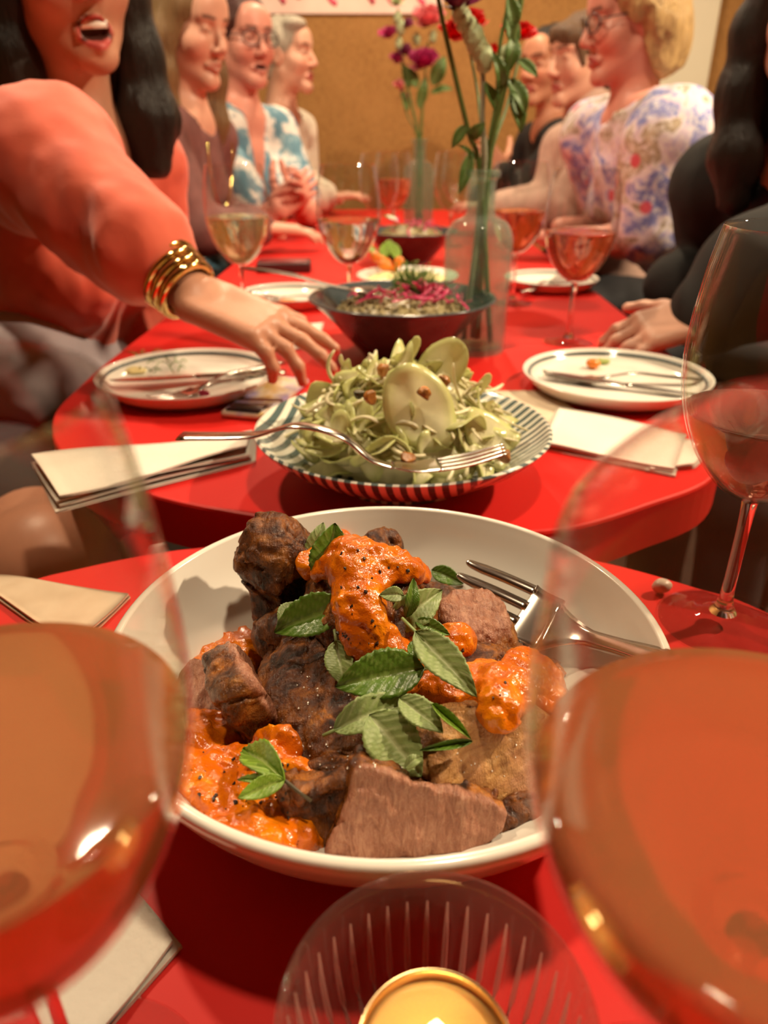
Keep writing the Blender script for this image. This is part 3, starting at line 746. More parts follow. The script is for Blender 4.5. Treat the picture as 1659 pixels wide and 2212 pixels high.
# pepper and salt specks, nobody could count them
def specks(name, label, n, boxes, size, mat, seed, cat):
    rs = random.Random(seed); ds = []
    for _ in range(n):
        x0, y0, x1, y1 = rs.choices(boxes, [(b[2] - b[0]) * (b[3] - b[1]) for b in boxes])[0]; p, nn = hit(rs.uniform(x0, x1), rs.uniform(y0, y1), BV2); s = rs.uniform(*size)
        q = Quaternion((rs.random(), rs.random(), rs.random(), rs.random())).normalized()
        V8 = [p + nn * s * .25 + q @ (Vector(c_) * s * .5) for c_ in [(-1, -1, -.5), (1, -.8, -.6), (.9, 1, -.5), (-1, .8, -.4), (-.6, -.5, .6), (.6, -.5, .5), (.5, .6, .7), (-.5, .5, .5)]]
        ds.append((V8, box_data((0, 0, 0), (1, 1, 1))[1]))
    me = merge(ds); o = link(name, me, mat, smooth=False); tag(o, label, cat, None, 'stuff')
PEP = plain('black_pepper', (.02, .011, .006), .5); SALT = plain('salt', (.9, .85, .78), .25)
specks('pepper_flakes', 'dark pepper flakes scattered over the orange sauce', 75, [(720, 1180, 820, 1420), (800, 1210, 900, 1260), (430, 1610, 630, 1780), (900, 1380, 1000, 1430), (1040, 1470, 1100, 1530)], (.0006, .0019), PEP, 3, 'pepper')
specks('salt_flakes', 'white salt flakes sprinkled on the browned meat', 90, [(640, 1440, 820, 1660), (960, 1600, 1120, 1680), (800, 1560, 920, 1660)], (.0004, .0010), SALT, 4, 'salt')

# mint leaves
def leaf_material(name, top, vein, rough):
    m = N(name); a = m.n('ShaderNodeVertexColor', layer_name='vein'); s_ = m.n('ShaderNodeSeparateColor'); m.l(a.outputs[0], s_.inputs[0])
    base = m.ramp(m.noise(120, 4), [(.3, tuple(q * .72 for q in top)), (.7, tuple(min(1, q * 1.25) for q in top))])
    m.color(m.mix(s_.outputs[0], base, vein)); m.set(rough=rough, spec=.5); m.bump(m.math('ADD', m.noise(420, 3), m.math('MULTIPLY', s_.outputs[0], -.6)), .35, .0008)
    tl = m.n('ShaderNodeBsdfTranslucent'); tl.inputs[0].default_value = (top[0] * 1.6, top[1] * 1.6, top[2], 1)
    x = m.n('ShaderNodeMixShader'); x.inputs[0].default_value = .22; m.l(m.b.outputs[0], x.inputs[1]); m.l(tl.outputs[0], x.inputs[2]); m.l(x.outputs[0], m.out.inputs[0])
    return m.m
MINT_T = leaf_material('mint_top', (.095, .190, .018), (.24, .34, .08), .30)
MINT_U = leaf_material('mint_under', (.27, .36, .12), (.56, .63, .33), .45)
MINT_Y = leaf_material('mint_young', (.19, .33, .028), (.42, .54, .13), .36)
def leaf_mesh(L, wr, fold, curl, seed, serr=.028, nu=26, nv=12):
    """leaf along +x from 0 to L, midrib at y=0, normal +z; fold angle at the midrib, curl along the length; veins pressed in"""
    rs = random.Random(seed); vs, col = [], []
    th = .00035
    for side in (1, -1):
        for i in range(nu + 1):
            u = i / nu; w = wr * L * .5 * (math.sin(math.pi * u ** .82) ** .78) * (1 - .12 * u)
            w *= 1 + serr * (1 if i % 2 else -1) * (u > .08)
            cz = curl * L * math.sin(math.pi * u) + .03 * L * math.sin(7 * u + seed)
            for j in range(nv + 1):
                v = (j / nv - .5) * 2; y = v * w; av = abs(v)
                ph = u * 7.5 - av * 1.6; d = abs(ph - round(ph)); vein = max(0, 1 - d / .16) if .04 < u < .97 else 0
                mid = max(0, 1 - av / .12); vn = max(vein * .8, mid)
                z = abs(y) * math.tan(fold) + cz + .0011 * (L / .03) * (.5 - d) * 2 * (1 - mid) * av ** .5 - .0005 * mid
                vs.append((u * L, y * math.cos(fold), z + side * th)); col.append((vn, 0, 0))
    fs = []; S = (nu + 1) * (nv + 1); a = nv + 1
    for i in range(nu):
        for j in range(nv):
            q = (i * a + j, (i + 1) * a + j, (i + 1) * a + j + 1, i * a + j + 1); fs.append(q); fs.append(tuple(S + t for t in q[::-1]))
        for e0, e1 in (((i + 1) * a, i * a), (i * a + nv, (i + 1) * a + nv)): fs.append((e0, e1, S + e1, S + e0))
    me = pydata(vs, fs); set_attr(me, 'vein', np.array(col, np.float32)); return me
def frame(p0, p1, n):
    x = (p1 - p0).normalized(); n = (n - x * n.dot(x)).normalized(); y = n.cross(x)
    return Matrix((x, y, n)).transposed()
def place_leaf(spix, tpix, wr, mat, label, fold=.25, curl=.08, lift=.0035, stem=.25, seed=1, roll=0, tilt=.45, dz=0, scale=1.0):
    p0, n0 = hit(*spix, BV2); p1, n1 = hit(*tpix, BV2); pm, nm = hit((spix[0] + tpix[0]) / 2, (spix[1] + tpix[1]) / 2, BV2)
    n = (n0 + n1 + nm).normalized(); toc = (CAMP - pm).normalized(); n = (n * (1 - tilt) + toc * tilt).normalized()
    want = math.hypot(spix[0] - tpix[0], spix[1] - tpix[1]) / FPX * (pm - CAMP).length * 1.08 * scale
    d = (p1 - p0); d -= n * d.dot(n)
    if d.length < 1e-4: d = Vector((1, 0, 0))
    d.normalize(); c = (p0 + p1) / 2 * .5 + pm * .5 + n * (lift + dz)
    M3 = Matrix((d, n.cross(d), n)).transposed() @ Matrix.Rotation(roll, 3, 'X')
    e = empty('mint_leaf', c - d * want * .5); e.rotation_euler = M3.to_euler(); tag(e, label, 'mint leaf', 'mint leaves on the roast meat')
    link('blade', leaf_mesh(want, wr, fold, curl, seed), mat, e)
    if stem: link('stalk', tube([(-want * stem, 0, -.001), (0, 0, 0), (want * .15, 0, .0004)], [.0007, .0008, .0005], 6), MINT_STALK, e)
    return e
MINT_STALK = plain('mint_stalk', (.24, .32, .11), .45)
place_leaf((682, 1255), (752, 1145), .78, MINT_T, 'folded dark mint leaf on the sauce at the top of the heap', .40, .10, .011, .12, 1, roll=.2, tilt=.7)
place_leaf((678, 1240), (700, 1140), .55, MINT_U, 'pale underside of a mint leaf behind the topmost leaf', .3, .08, .008, 0, 21, roll=-.3, tilt=.7)
place_leaf((745, 1300), (615, 1372), .62, MINT_T, 'mint leaf lying on the dark meat left of the sauce', .35, .06, .006, .22, 2, roll=.2)
place_leaf((650, 1322), (612, 1375), .95, MINT_U, 'pale mint leaf half under the left dark leaf', .15, .03, .009, 0, 22)
place_leaf((733, 1392), (748, 1484), .66, MINT_U, 'small pale mint leaf hanging beside the sauce', .3, .1, .004, .25, 3)
place_leaf((832, 1370), (936, 1272), .55, MINT_U, 'veined pale mint leaf in the middle of the sauce', .32, .10, .007, .18, 4)
place_leaf((868, 1330), (876, 1252), .40, MINT_T, 'small upright dark mint leaf behind the middle leaf', .3, .1, .008, 0, 5)
place_leaf((865, 1300), (818, 1288), .7, MINT_U, 'tiny pale mint leaf curled on the sauce', .2, .15, .006, 0, 6)
place_leaf((895, 1352), (962, 1378), .5, MINT_T, 'small dark mint leaf right of the middle leaf', .3, .08, .005, 0, 7)
place_leaf((908, 1455), (744, 1500), .60, MINT_T, 'largest dark glossy mint leaf across the middle', .22, .12, .008, .05, 8, dz=.002)
place_leaf((905, 1395), (1036, 1512), .44, MINT_U, 'long veined mint leaf pointing down right with stalk', .28, .06, .010, .25, 9)
place_leaf((893, 1400), (900, 1450), .5, MINT_T, 'small dark mint leaf under the long veined leaf', .2, .05, .006, 0, 10)
place_leaf((735, 1587), (900, 1522), .42, MINT_U, 'long pale mint leaf above the broad front leaf', .30, .07, .007, .12, 12)
place_leaf((800, 1568), (902, 1672), .74, MINT_U, 'broadest pale veined mint leaf at the front of the heap', .16, .10, .009, 0, 13)
place_leaf((862, 1545), (955, 1592), .58, MINT_U, 'pale mint leaf overlapping the broad front leaf', .22, .10, .010, 0, 14)
place_leaf((940, 1538), (1012, 1602), .34, MINT_Y, 'narrow folded mint leaf pointing at the pale meat', .8, .05, .009, .05, 15)
place_leaf((1008, 1604), (905, 1622), .24, MINT_T, 'thin edge on mint leaf right of the broad leaf', .7, .08, .006, 0, 16)
place_leaf((872, 1668), (910, 1655), .6, MINT_U, 'tiny curled mint leaf tip below the broad leaf', .2, .2, .006, 0, 17)
place_leaf((935, 1235), (1000, 1262), .55, MINT_T, 'dark mint leaf behind the serving fork', .2, .05, .003, 0, 18)
# sprig
sp0, sn = hit(622, 1700, BV2)
e = empty('mint_sprig', sp0 + sn * .004); tag(e, 'three leaved mint sprig lying in the front left sauce', 'mint sprig')
def sprig_leaf(tpix, wr, lift, seed, fold):
    p, n = hit(*tpix, BV2); d = p + n * .006 - (sp0 + sn * .004); L = d.length * 1.02
    M3 = frame(Vector(), d, (sn * .5 + (CAMP - sp0).normalized() * .5)); o = link('leaflet', leaf_mesh(L, wr, fold, .08, seed, .02), MINT_Y, e); o.rotation_euler = M3.to_euler(); return o
sprig_leaf((546, 1632), .42, .006, 31, .55); sprig_leaf((536, 1754), .50, .005, 32, .25); sprig_leaf((512, 1714), .24, .004, 33, .5); sprig_leaf((598, 1672), .38, .004, 34, .4)
p, n = hit(668, 1722, BV2); link('stalk', tube([(0, 0, 0), (p + n * .003 - e.location) * .5, p + n * .002 - e.location], .0008, 6), plain('mint_stem_dark', (.06, .045, .02), .5), e)

# serving fork in the bowl
pn = at(1165, 1360, .318); pt = at(955, 1265, .352); d = (pt - pn).normalized(); nrm = Vector((-.15, -.35, 1)).normalized()
Mf = frame(pn, pt, nrm)
f0 = pn - d * .022 + Vector((0, 0, .004))
fk = fork(f0, Mf.to_euler(), 'steel serving fork with tines resting in the white bowl', .17, 1.75, name='serving_fork', bend=.002, hend=Mf.transposed() @ (V(.138, .205, .082) - f0))

# ================================================================== salad on the striped dish
def translucent(name, c, tr=.35, rough=.3, edge=None):
    m = N(name); base = m.ramp(m.noise(60, 3), [(.3, tuple(q * .85 for q in c)), (.7, tuple(min(1, q * 1.08) for q in c))])
    if edge:
        a = m.n('ShaderNodeVertexColor', layer_name='edge'); s_ = m.n('ShaderNodeSeparateColor'); m.l(a.outputs[0], s_.inputs[0]); base = m.mix(s_.outputs[0], base, edge)
    m.color(base); m.set(rough=rough, coat=.2)
    tl = m.n('ShaderNodeBsdfTranslucent'); tl.inputs[0].default_value = (*c, 1)
    x = m.n('ShaderNodeMixShader'); x.inputs[0].default_value = tr; m.l(m.b.outputs[0], x.inputs[1]); m.l(tl.outputs[0], x.inputs[2]); m.l(x.outputs[0], m.out.inputs[0]); return m.m
SLICE = translucent('apple_flesh', (.86, .82, .54), .3, .25, (.64, .68, .26)); STRIPV = translucent('fennel_flesh', (.86, .80, .54), .25, .35)
GREENV = translucent('green_shred', (.46, .56, .17), .25, .4)
def slice_mesh(rx, ry, bend, th=.0013, n=24, rr=5, twist=0, cut=0):
    vs, fs, col = [], [], []
    for s_ in (1, -1):
        for k in range(rr + 1):
            for i in range(n):
                a = 2 * math.pi * i / n; q = k / rr; x, y = rx * q * math.cos(a), ry * q * math.sin(a)
                if y < -cut * ry and cut: y = -cut * ry
                z = bend * (x * x) / rx - .25 * bend * (y * y) / ry + twist * x * y / rx + .06 * rx * math.sin(5 * a) * q * q
                vs.append((x, y, z + s_ * th * .5)); col.append((1.0 if k == rr else (.45 if k == rr - 1 else 0), 0, 0))
    S = (rr + 1) * n
    for k in range(rr):
        for i in range(n):
            j = (i + 1) % n; q = (k * n + i, (k + 1) * n + i, (k + 1) * n + j, k * n + j); fs.append(q); fs.append(tuple(S + t for t in q[::-1]))
    for i in range(n): j = (i + 1) % n; fs.append((rr * n + i, S + rr * n + i, S + rr * n + j, rr * n + j))
    me = pydata(vs, fs); set_attr(me, 'edge', np.array(col, np.float32)); return me
sc_ = npv(SALAD_C); 
hf = lambda p: union([(ell(sc_ + npv((.0, .004, .036)), (.078, .072, .036)), .01), (ell(sc_ + npv((.005, .014, .052)), (.046, .042, .030)), .02)])(p) + .010 * fbm(p, 55, 3)
me = mesh_sdf(lambda p: np.maximum(hf(p), T + .0095 + np.clip(np.hypot(p[:, 0] - sc_[0], p[:, 1] - sc_[1]) - .055, 0, 1) * .55 - p[:, 2]), sc_ - npv((.10, .10, .0)), sc_ + npv((.10, .10, .11)), .002, disp=.01); v = verts(me); me.vertices.foreach_set('co', (v - sc_).ravel()); me.update()
heap = link('salad_heap', me, STRIPV, None, SALAD_C); tag(heap, 'finely shredded pale fennel packed under the larger slices', 'salad', None, 'stuff')
BVS = world_bvh([heap])
slices = [slice_mesh(.026, .018, .55, twist=.3), slice_mesh(.024, .017, -.6, cut=.3, twist=-.4), slice_mesh(.026, .012, .9, cut=.4, twist=.3), slice_mesh(.018, .013, .7, twist=.6), slice_mesh(.017, .009, -1.0, twist=.5)]
def drop(x, y, bv=BVS, top=.2):
    p, n, i, t = bv.ray_cast(Vector((x, y, T + top)), Vector((0, 0, -1)))
    return (p, n) if p is not None else (Vector((x, y, T + .03)), Vector((0, 0, 1)))
rs = random.Random(21)
sg = 'shaved pale slices heaped on the striped dish'
def put(name, me, mat, x, y, spin, tilt, lift, label, cat, group, bv=BVS, scale=1):
    p, n = drop(x, y, bv); q = n.to_track_quat('Z', 'Y') @ Quaternion((0, 0, 1), spin) @ Quaternion((1, 0, 0), tilt)
    o = link(name, me, mat, None, p + n * lift); o.rotation_euler = q.to_euler(); o.scale = (scale,) * 3; tag(o, label, cat, group); return o
for i in range(64):
    a = rs.uniform(0, 6.283); r = .080 * math.sqrt(rs.random())
    put('apple_slice', rs.choice(slices), SLICE, SALAD_C.x + r * math.cos(a), SALAD_C.y + .004 + r * .92 * math.sin(a), rs.uniform(0, 6.28), rs.gauss(0, .5), rs.uniform(.001, .008), 'thin shaved pale green slice in the salad heap', 'salad slice', sg, scale=rs.uniform(.75, 1.05))
for i in range(34):
    a = rs.uniform(-2.9, -.25); r = rs.uniform(.060, .088)
    put('apple_slice', rs.choice(slices), SLICE, SALAD_C.x + r * math.cos(a), SALAD_C.y + .002 + r * .90 * math.sin(a), rs.uniform(0, 6.28), rs.gauss(0, .4), rs.uniform(.002, .006), 'thin shaved pale green slice in the salad heap', 'salad slice', sg, scale=rs.uniform(.6, .9))
big = link('apple_slice', slice_mesh(.036, .027, .18, .0016), SLICE, None, at(905, 882, .535)); big.rotation_euler = frame(Vector(), Vector((.35, -.1, -.55)), Vector((.05, -.75, .62))).to_euler(); tag(big, 'largest smooth round pale slice facing the camera in the salad', 'salad slice', sg)
b2 = link('apple_slice', slice_mesh(.026, .019, .3, .0015), SLICE, None, at(955, 790, .60)); b2.rotation_euler = frame(Vector(), Vector((.5, 0, .5)), Vector((-.2, -.8, .4))).to_euler(); tag(b2, 'upright pale slice at the peak of the salad', 'salad slice', sg)
b3 = link('apple_slice', slice_mesh(.024, .018, .5, .0015), SLICE, None, at(1050, 935, .55)); b3.rotation_euler = frame(Vector(), Vector((.7, 0, -.4)), Vector((.3, -.7, .6))).to_euler(); tag(b3, 'pale translucent slice at the right side of the salad', 'salad slice', sg)
shreds = []
for k in range(8):
    rk = random.Random(50 + k); L = rk.uniform(.022, .05); n = 10; cv = rk.uniform(20, 75) * rk.choice((-1, 1))
    pts = []; x = y = 0; a = 0
    for i in range(n): pts.append((x, y, .004 * math.sin(3 * i / n + k))); x += L / n * math.cos(a); y += L / n * math.sin(a); a += cv * L / n
    shreds.append(tube(pts, [.001] + [.0019] * (n - 2) + [.001], 6, .5))
for i in range(150):
    a = rs.uniform(0, 6.283); r = .078 * math.sqrt(rs.random()); g_ = rs.random() < .12
    put('fennel_shred', rs.choice(shreds), GREENV if g_ else STRIPV, SALAD_C.x + r * math.cos(a), SALAD_C.y + .004 + r * .9 * math.sin(a), rs.uniform(0, 6.28), rs.gauss(0, .5), rs.uniform(.004, .013), 'thin green shred lying in the salad heap' if g_ else 'thin pale fennel shred lying in the salad heap', 'shred', 'green shreds in the salad' if g_ else 'pale shreds in the salad')
NUT = plain('toasted_hazelnut', (.36, .14, .03), .3, var=.6, vscale=120, bump=(160, .4, .001)); CAPER = plain('dark_caper', (.06, .055, .02), .35)
nutm = mesh_sdf(lambda p: np.maximum(ell((0, 0, 0), (.0058, .0050, .0054))(p) + .0030 * fbm(p + 3, 170, 3), p[:, 2] - .0028), (-.009,) * 3, (.009,) * 3, .0008)
for (px, py, Y, lab) in [(800, 858, .525, 'glossy toasted hazelnut on the left of the salad'), (958, 825, .56, 'toasted hazelnut pieces near the top of the salad'), (915, 850, .528, 'hazelnut stuck on the big smooth slice'), (880, 990, .492, 'hazelnut by the fork in the salad'), (1090, 985, .51, 'hazelnut on the right rim of the striped dish'), (828, 800, .57, 'hazelnut behind the peak of the salad')]:
    o = link('hazelnut', nutm, NUT, None, at(px, py, Y)); o.rotation_euler = (rs.random() * 3, rs.random() * 3, 0); tag(o, lab, 'nut', 'hazelnuts in the salad')
o = link('caper', nutm.copy(), None, None, at(775, 850, .53)); o.data.materials.clear(); o.data.materials.append(CAPER); o.scale = (.75,) * 3; tag(o, 'dark caper beside the glossy hazelnut', 'caper')
# salad fork lying on the dish
pn = at(800, 985, .487); ph_ = at(392, 942, .515)
e = empty('salad_fork', pn); tag(e, 'steel salad fork with handle over the left rim of the striped dish', 'fork', 'cutlery on the tables')
loc = lambda q: q - pn
pth = spline([loc(at(388, 942, .520)), loc(at(545, 940, .512)), loc(at(640, 930, .500) + Vector((0, 0, .004))), loc(at(740, 942, .490)), loc(at(800, 990, .483)), loc(at(850, 1008, .480))], 6)
v, f = strip_mesh(pth, [.017 - .0085 * min(1, i / 22) for i in range(len(pth))], .0024, 4); link('handle', pydata(v, f), STEEL, e)
pth = spline([loc(at(845, 1007, .480)), loc(at(900, 1010, .481)), loc(at(950, 1004, .484))], 4); v, f = strip_mesh(pth, [.010, .014, .018, .021, .023, .024, .0245, .0245, .0245], .0022, 6, [.0015] * 9); link('root', pydata(v, f), STEEL, e)
for k in range(4):
    dy = (-1.5 + k) * .0066
    pth = spline([loc(at(945, 1004, .484)) + Vector((0, dy, 0)), loc(at(1010, 994, .487)) + Vector((0, dy, .0005)), loc(at(1092, 972, .492)) + Vector((0, dy * .9, .001))], 5)
    v, f = strip_mesh(pth, [.004] * 7 + [.0035, .003, .0025, .0014], .002, 2); link('tine', pydata(v, f), STEEL, e)

# ================================================================== grains, onion and dill in the dark bowls
GRAIN = N('grains'); GRAIN.color(GRAIN.ramp(GRAIN.noise(300, 3), [(.3, (.10, .075, .03)), (.5, (.26, .20, .09)), (.7, (.36, .33, .16))])); GRAIN.set(rough=.4); GRAIN = GRAIN.m
ONION = translucent('pickled_onion', (.74, .07, .20), .3, .25); DILL = plain('dill_green', (.12, .24, .03), .5, var=.3, vscale=90)
onm = []
for k in range(6):
    rk = random.Random(80 + k); L = rk.uniform(.02, .05); n = 9; a = 0; x = y = 0; pts = []; cv = rk.uniform(15, 50)
    for i in range(n): pts.append((x, y, .005 * math.sin(2.5 * i / n + k))); x += L / n * math.cos(a); y += L / n * math.sin(a); a += cv * L / n
    onm.append(tube(pts, [.0012] + [.0024] * (n - 2) + [.0012], 6, .5))
def fill_bowl(c, R0, z0, ztop, n_on, dill, seed, side, gl, small):
    rs = random.Random(seed); cc = npv(c)
    hf = lambda p: np.maximum(ell(cc + npv((0, 0, z0)), (R0, R0, ztop - z0))(p) + .006 * fbm(p, 60, 3), cc[2] + z0 - .006 - p[:, 2])
    me = mesh_sdf(hf, cc - npv((R0 + .01, R0 + .01, -z0 + .012)), cc + npv((R0 + .01, R0 + .01, ztop + .01)), .003, disp=.006); v = verts(me)
    keep = link('grain_mound', me, GRAIN); me.vertices.foreach_set('co', (v - cc).ravel()); me.update(); keep.location = c
    tag(keep, 'mound of cooked grains filling the ' + gl, 'grains', None, 'stuff'); bv = world_bvh([keep])
    ds = []
    for i in range(260 if not small else 90):
        a = rs.uniform(0, 6.283); r = R0 * .93 * math.sqrt(rs.random()); p, n = drop(c.x + r * math.cos(a), c.y + r * math.sin(a), bv)
        q = Quaternion((rs.random(), rs.random(), rs.random(), rs.random())).normalized(); s = rs.uniform(.0028, .0042)
        V6 = [p + n * .001 + q @ (Vector(t) * s) for t in [(1.3, 0, 0), (-1.3, 0, 0), (0, .8, 0), (0, -.8, 0), (0, 0, .8), (0, 0, -.8)]]
        ds.append((V6, [(0, 2, 4), (2, 1, 4), (1, 3, 4), (3, 0, 4), (2, 0, 5), (1, 2, 5), (3, 1, 5), (0, 3, 5)]))
    o = link('loose_grains', merge(ds), GRAIN); tag(o, 'loose grains on top of the mound in the ' + gl, 'grains', None, 'stuff')
    for i in range(n_on):
        a = rs.gauss(side, .9); r = R0 * .85 * math.sqrt(rs.random())
        put('onion_strip', rs.choice(onm), ONION, c.x + r * math.cos(a), c.y + r * math.sin(a) * .8, rs.uniform(0, 6.28), rs.gauss(0, .4), rs.uniform(.003, .012), 'curled strip of bright pink pickled onion in the ' + gl, 'onion', 'pink onion strips in the ' + gl, bv, rs.uniform(.8, 1.15))
    if dill:
        ds = []
        for i in range(130):
            a = rs.uniform(0, 6.283); b = rs.uniform(.2, 1.4); L = rs.uniform(.016, .038); o0 = Vector((c.x + dill[0] + rs.gauss(0, .013), c.y + dill[1] + rs.gauss(0, .013), 0)); p, n = drop(o0.x, o0.y, bv)
            d = Vector((math.cos(a) * math.cos(b), math.sin(a) * math.cos(b), math.sin(b))); q = p + d * L + Vector((0, 0, .004)); ds.append(tube_data([p, p + d * L * .6 + Vector((0, 0, .004)), q], [.0006, .0005, .0003], 4))
            for k in range(5):
                s0 = p + (q - p) * (.35 + .13 * k); dd = (d + Vector((rs.gauss(0, .8), rs.gauss(0, .8), rs.gauss(0, .5)))).normalized(); ds.append(tube_data([s0, s0 + dd * .006], [.0005, .0003], 3))
        o = link('dill_sprigs', merge(ds), DILL); tag(o, 'feathery green dill piled on the ' + gl, 'dill', None, 'stuff')
    return bv
fill_bowl(DARK_C, .086, .054, .082, 62, (.014, .022), 61, -.3, 'dark bowl behind the salad', False)
fill_bowl(DARK2_C, .078, .048, .082, 26, None, 62, -1.2, 'far dark bowl', True)
# serving spoon in the dark bowl
p0, p1 = V(-.045, .995, .0855), at(530, 588, 1.10) + Vector((0, 0, .006)); d = p0 - p1
sp_ = empty('serving_spoon', p0); tag(sp_, 'long handled steel spoon leaning out of the dark grain bowl', 'spoon', 'cutlery on the tables')
v, f = strip_mesh(spline([p1 - p0, (p1 - p0) * .55 + Vector((0, 0, .003)), (p1 - p0) * .2, Vector()], 6), [.020, .0195, .019, .0185, .018, .017, .016, .015, .014, .013, .012, .0115, .011, .0105, .010, .0095, .0095, .009, .009], .003, 4)
link('handle', pydata(v, f), plain('brushed_steel', (.22, .20, .18), .35, metal=1), sp_)
u_ = d.normalized(); pth = [u_ * (.055 * i / 10) + Vector((0, 0, -.004 * math.sin(math.pi * i / 10))) for i in range(11)]
v, f = strip_mesh(pth, [.009] + [.009 + .03 * math.sin(math.pi * (i / 10) ** .8) ** .7 for i in range(1, 10)] + [.006], .002, 6, [.008 * math.sin(math.pi * i / 10) for i in range(11)]); link('scoop', pydata(v, f), STEEL, sp_)

# pale dip dish with roast carrot, behind the dark bowl
DIPC = V(.045, 1.47, 0)
DIP = plain('pale_dip', (.80, .70, .33), .4, var=.15, vscale=40, bump=(50, .5, .004))
e = link('dip_dish', lathe([(0, .003), (.05, .003), (.054, 0), (.062, 0), (.085, .012), (.098, .026), (.0965, .028), (.084, .016), (.06, .007), (0, .006)], 72), PLATE, None, DIPC); tag(e, 'white shallow dish of pale yellow dip behind the grain bowl', 'dish')
dm = mesh_sdf(lambda p: ell((0, 0, .012), (.084, .084, .016))(p) + .006 * fbm(p, 45, 3), (-.1, -.1, .008), (.1, .1, .05), .003, disp=.006); o = link('dip', dm, DIP, None, DIPC); tag(o, 'thick pale yellow dip spread in the white dish', 'dip', None, 'stuff')
CARR = plain('roast_carrot', (.72, .20, .02), .35, var=.25, vscale=60)
for i, (dx, dy, a) in enumerate([(-.035, .045, .4), (-.018, .055, 1.8), (-.05, .055, -.5)]):
    o = link('carrot_piece', mesh_sdf(lambda p: cone((-.015, 0, 0), (.015, 0, 0), .010, .007)(p) + .002 * fbm(p, 90, 2), (-.03, -.015, -.015), (.03, .015, .015), .0018), CARR, None, DIPC + Vector((dx, dy, .034 + .006 * i))); o.rotation_euler = (0, .3, a); tag(o, ('orange roast carrot chunk nearest the camera on the dip', 'orange roast carrot chunk standing behind the others on the dip', 'leftmost orange roast carrot chunk on the dip')[i], 'carrot', 'carrot pieces on the dip')
for i, (dx, dy, a, L) in enumerate([(-.045, .05, 1.2, .05), (-.02, .05, 2.0, .045), (-.06, .06, 2.6, .04)]):
    e = empty('herb_leaf', DIPC + Vector((dx, dy, .045)), (0, -.7, a)); tag(e, ('largest green herb leaf standing on the carrot chunks', 'right hand green herb leaf on the carrot chunks', 'left hand small green herb leaf on the carrot chunks')[i], 'leaf', 'herb leaves on the dip'); link('blade', leaf_mesh(L, .6, .3, .1, 70 + i), MINT_Y, e)
e = empty('herb_leaf', DARK2_C + Vector((-.03, -.02, .085)), (0, -.3, 2.5)); tag(e, 'green herb leaf on the far onion bowl', 'leaf', None); link('blade', leaf_mesh(.045, .7, .3, .1, 77), MINT_T, e)

# scraps on the side plates
def scrap(px, py, h, r, mat, label, cat):
    p = on(px, py, h); o = link(cat.replace(' ', '_'), mesh_sdf(lambda q: ell((0, 0, 0), r)(q) + .002 * fbm(q + px, 140, 2), -npv(r) - .005, npv(r) + .005, .0012), mat, None, p); tag(o, label, cat); return o
scrap(1283, 785, .013, (.009, .008, .006), CARR, 'orange tomato scrap left on the right side plate', 'food scrap')
scrap(1303, 780, .011, (.010, .006, .004), GREENV, 'green herb scrap beside the tomato on the right plate', 'herb scrap')
scrap(440, 850, .011, (.006, .005, .004), ONION, 'pink onion scrap on the left side plate', 'onion scrap')
scrap(290, 800, .010, (.014, .012, .0035), DIP, 'smear of pale dip on the left side plate', 'dip smear')
scrap(555, 805, .010, (.012, .010, .0035), DIP, 'smear of dip beside the reaching hand', 'sauce smear')
scrap(620, 650, .010, (.016, .010, .003), CARR, 'orange crumbs on the plate by the white wine glass', 'crumbs')
scrap(1430, 1265, .006, (.006, .005, .005), plain('crumb', (.62, .5, .4), .4), 'small pale crumb on the red table by the right glass', 'crumb')
ds = []; rs = random.Random(9)
for i in range(40):
    p = on(rs.uniform(300, 420), rs.uniform(765, 805), .010); a = rs.uniform(0, 6.28); d = Vector((math.cos(a), math.sin(a), .25)) * rs.uniform(.008, .022); ds.append(tube_data([p, p + d * .5 + Vector((0, 0, .003)), p + d], [.0007, .0006, .0004], 4))
o = link('dill_scraps', merge(ds), DILL); tag(o, 'green dill scraps left on the left side plate', 'dill', None, 'stuff')

# ================================================================== vases and flowers
VG = thin_glass('green_glass', (.84, .92, .87), haze=.09, hazecol=(.72, .84, .78)); STEMG = plain('flower_stem', (.10, .16, .035), .5, var=.3, vscale=60); LEAFG = leaf_material('flower_leaf', (.10, .20, .04), (.2, .3, .1), .5)
PALEG = plain('pale_bud_green', (.42, .50, .28), .6, var=.2, vscale=80)
REDP = plain('red_petal', (.70, .012, .010), .5, var=.25, vscale=70); PURP = plain('purple_petal', (.20, .018, .075), .55, var=.4, vscale=60); PINKP = plain('pink_petal', (.72, .20, .22), .5, var=.2, vscale=60); MAG = plain('magenta_petal', (.42, .02, .12), .5, var=.3, vscale=60)
def vase(loc, label, s=1.0, neck=1.0):
    e = empty('bottle_vase', loc); tag(e, label, 'vase', 'clear bottle vases')
    o_ = [(0, .004), (.036, .004), (.041, .0), (.0425, .006), (.0435, .06), (.0445, .13), (.043, .150), (.035, .165), (.022, .172), (.0185, .180), (.0180, .212), (.0205, .216), (.0225, .219), (.0225, .225), (.020, .2265)]
    outer = o_[:2] + [(p.x, p.z) for p in spline([(r, 0, z) for r, z in o_[2:]], 4)]
    inner = [(max(r - .0028, 0), max(z + (.004 if z < .01 else 0), .008)) for r, z in outer[::-1] if z < .2262]
    link('glass', lathe([(r * s, z * s) for r, z in outer + inner + [(0, .009)]], 72), VG, e); return e
VC = V(.123, 1.015, 0); VF = V(.112, 2.60, 0)
vase(VC, 'clear bottle vase with tall red flowers behind the grain bowl'); vase(VF, 'far slender bottle vase with purple flowers near the wall', 1.12)
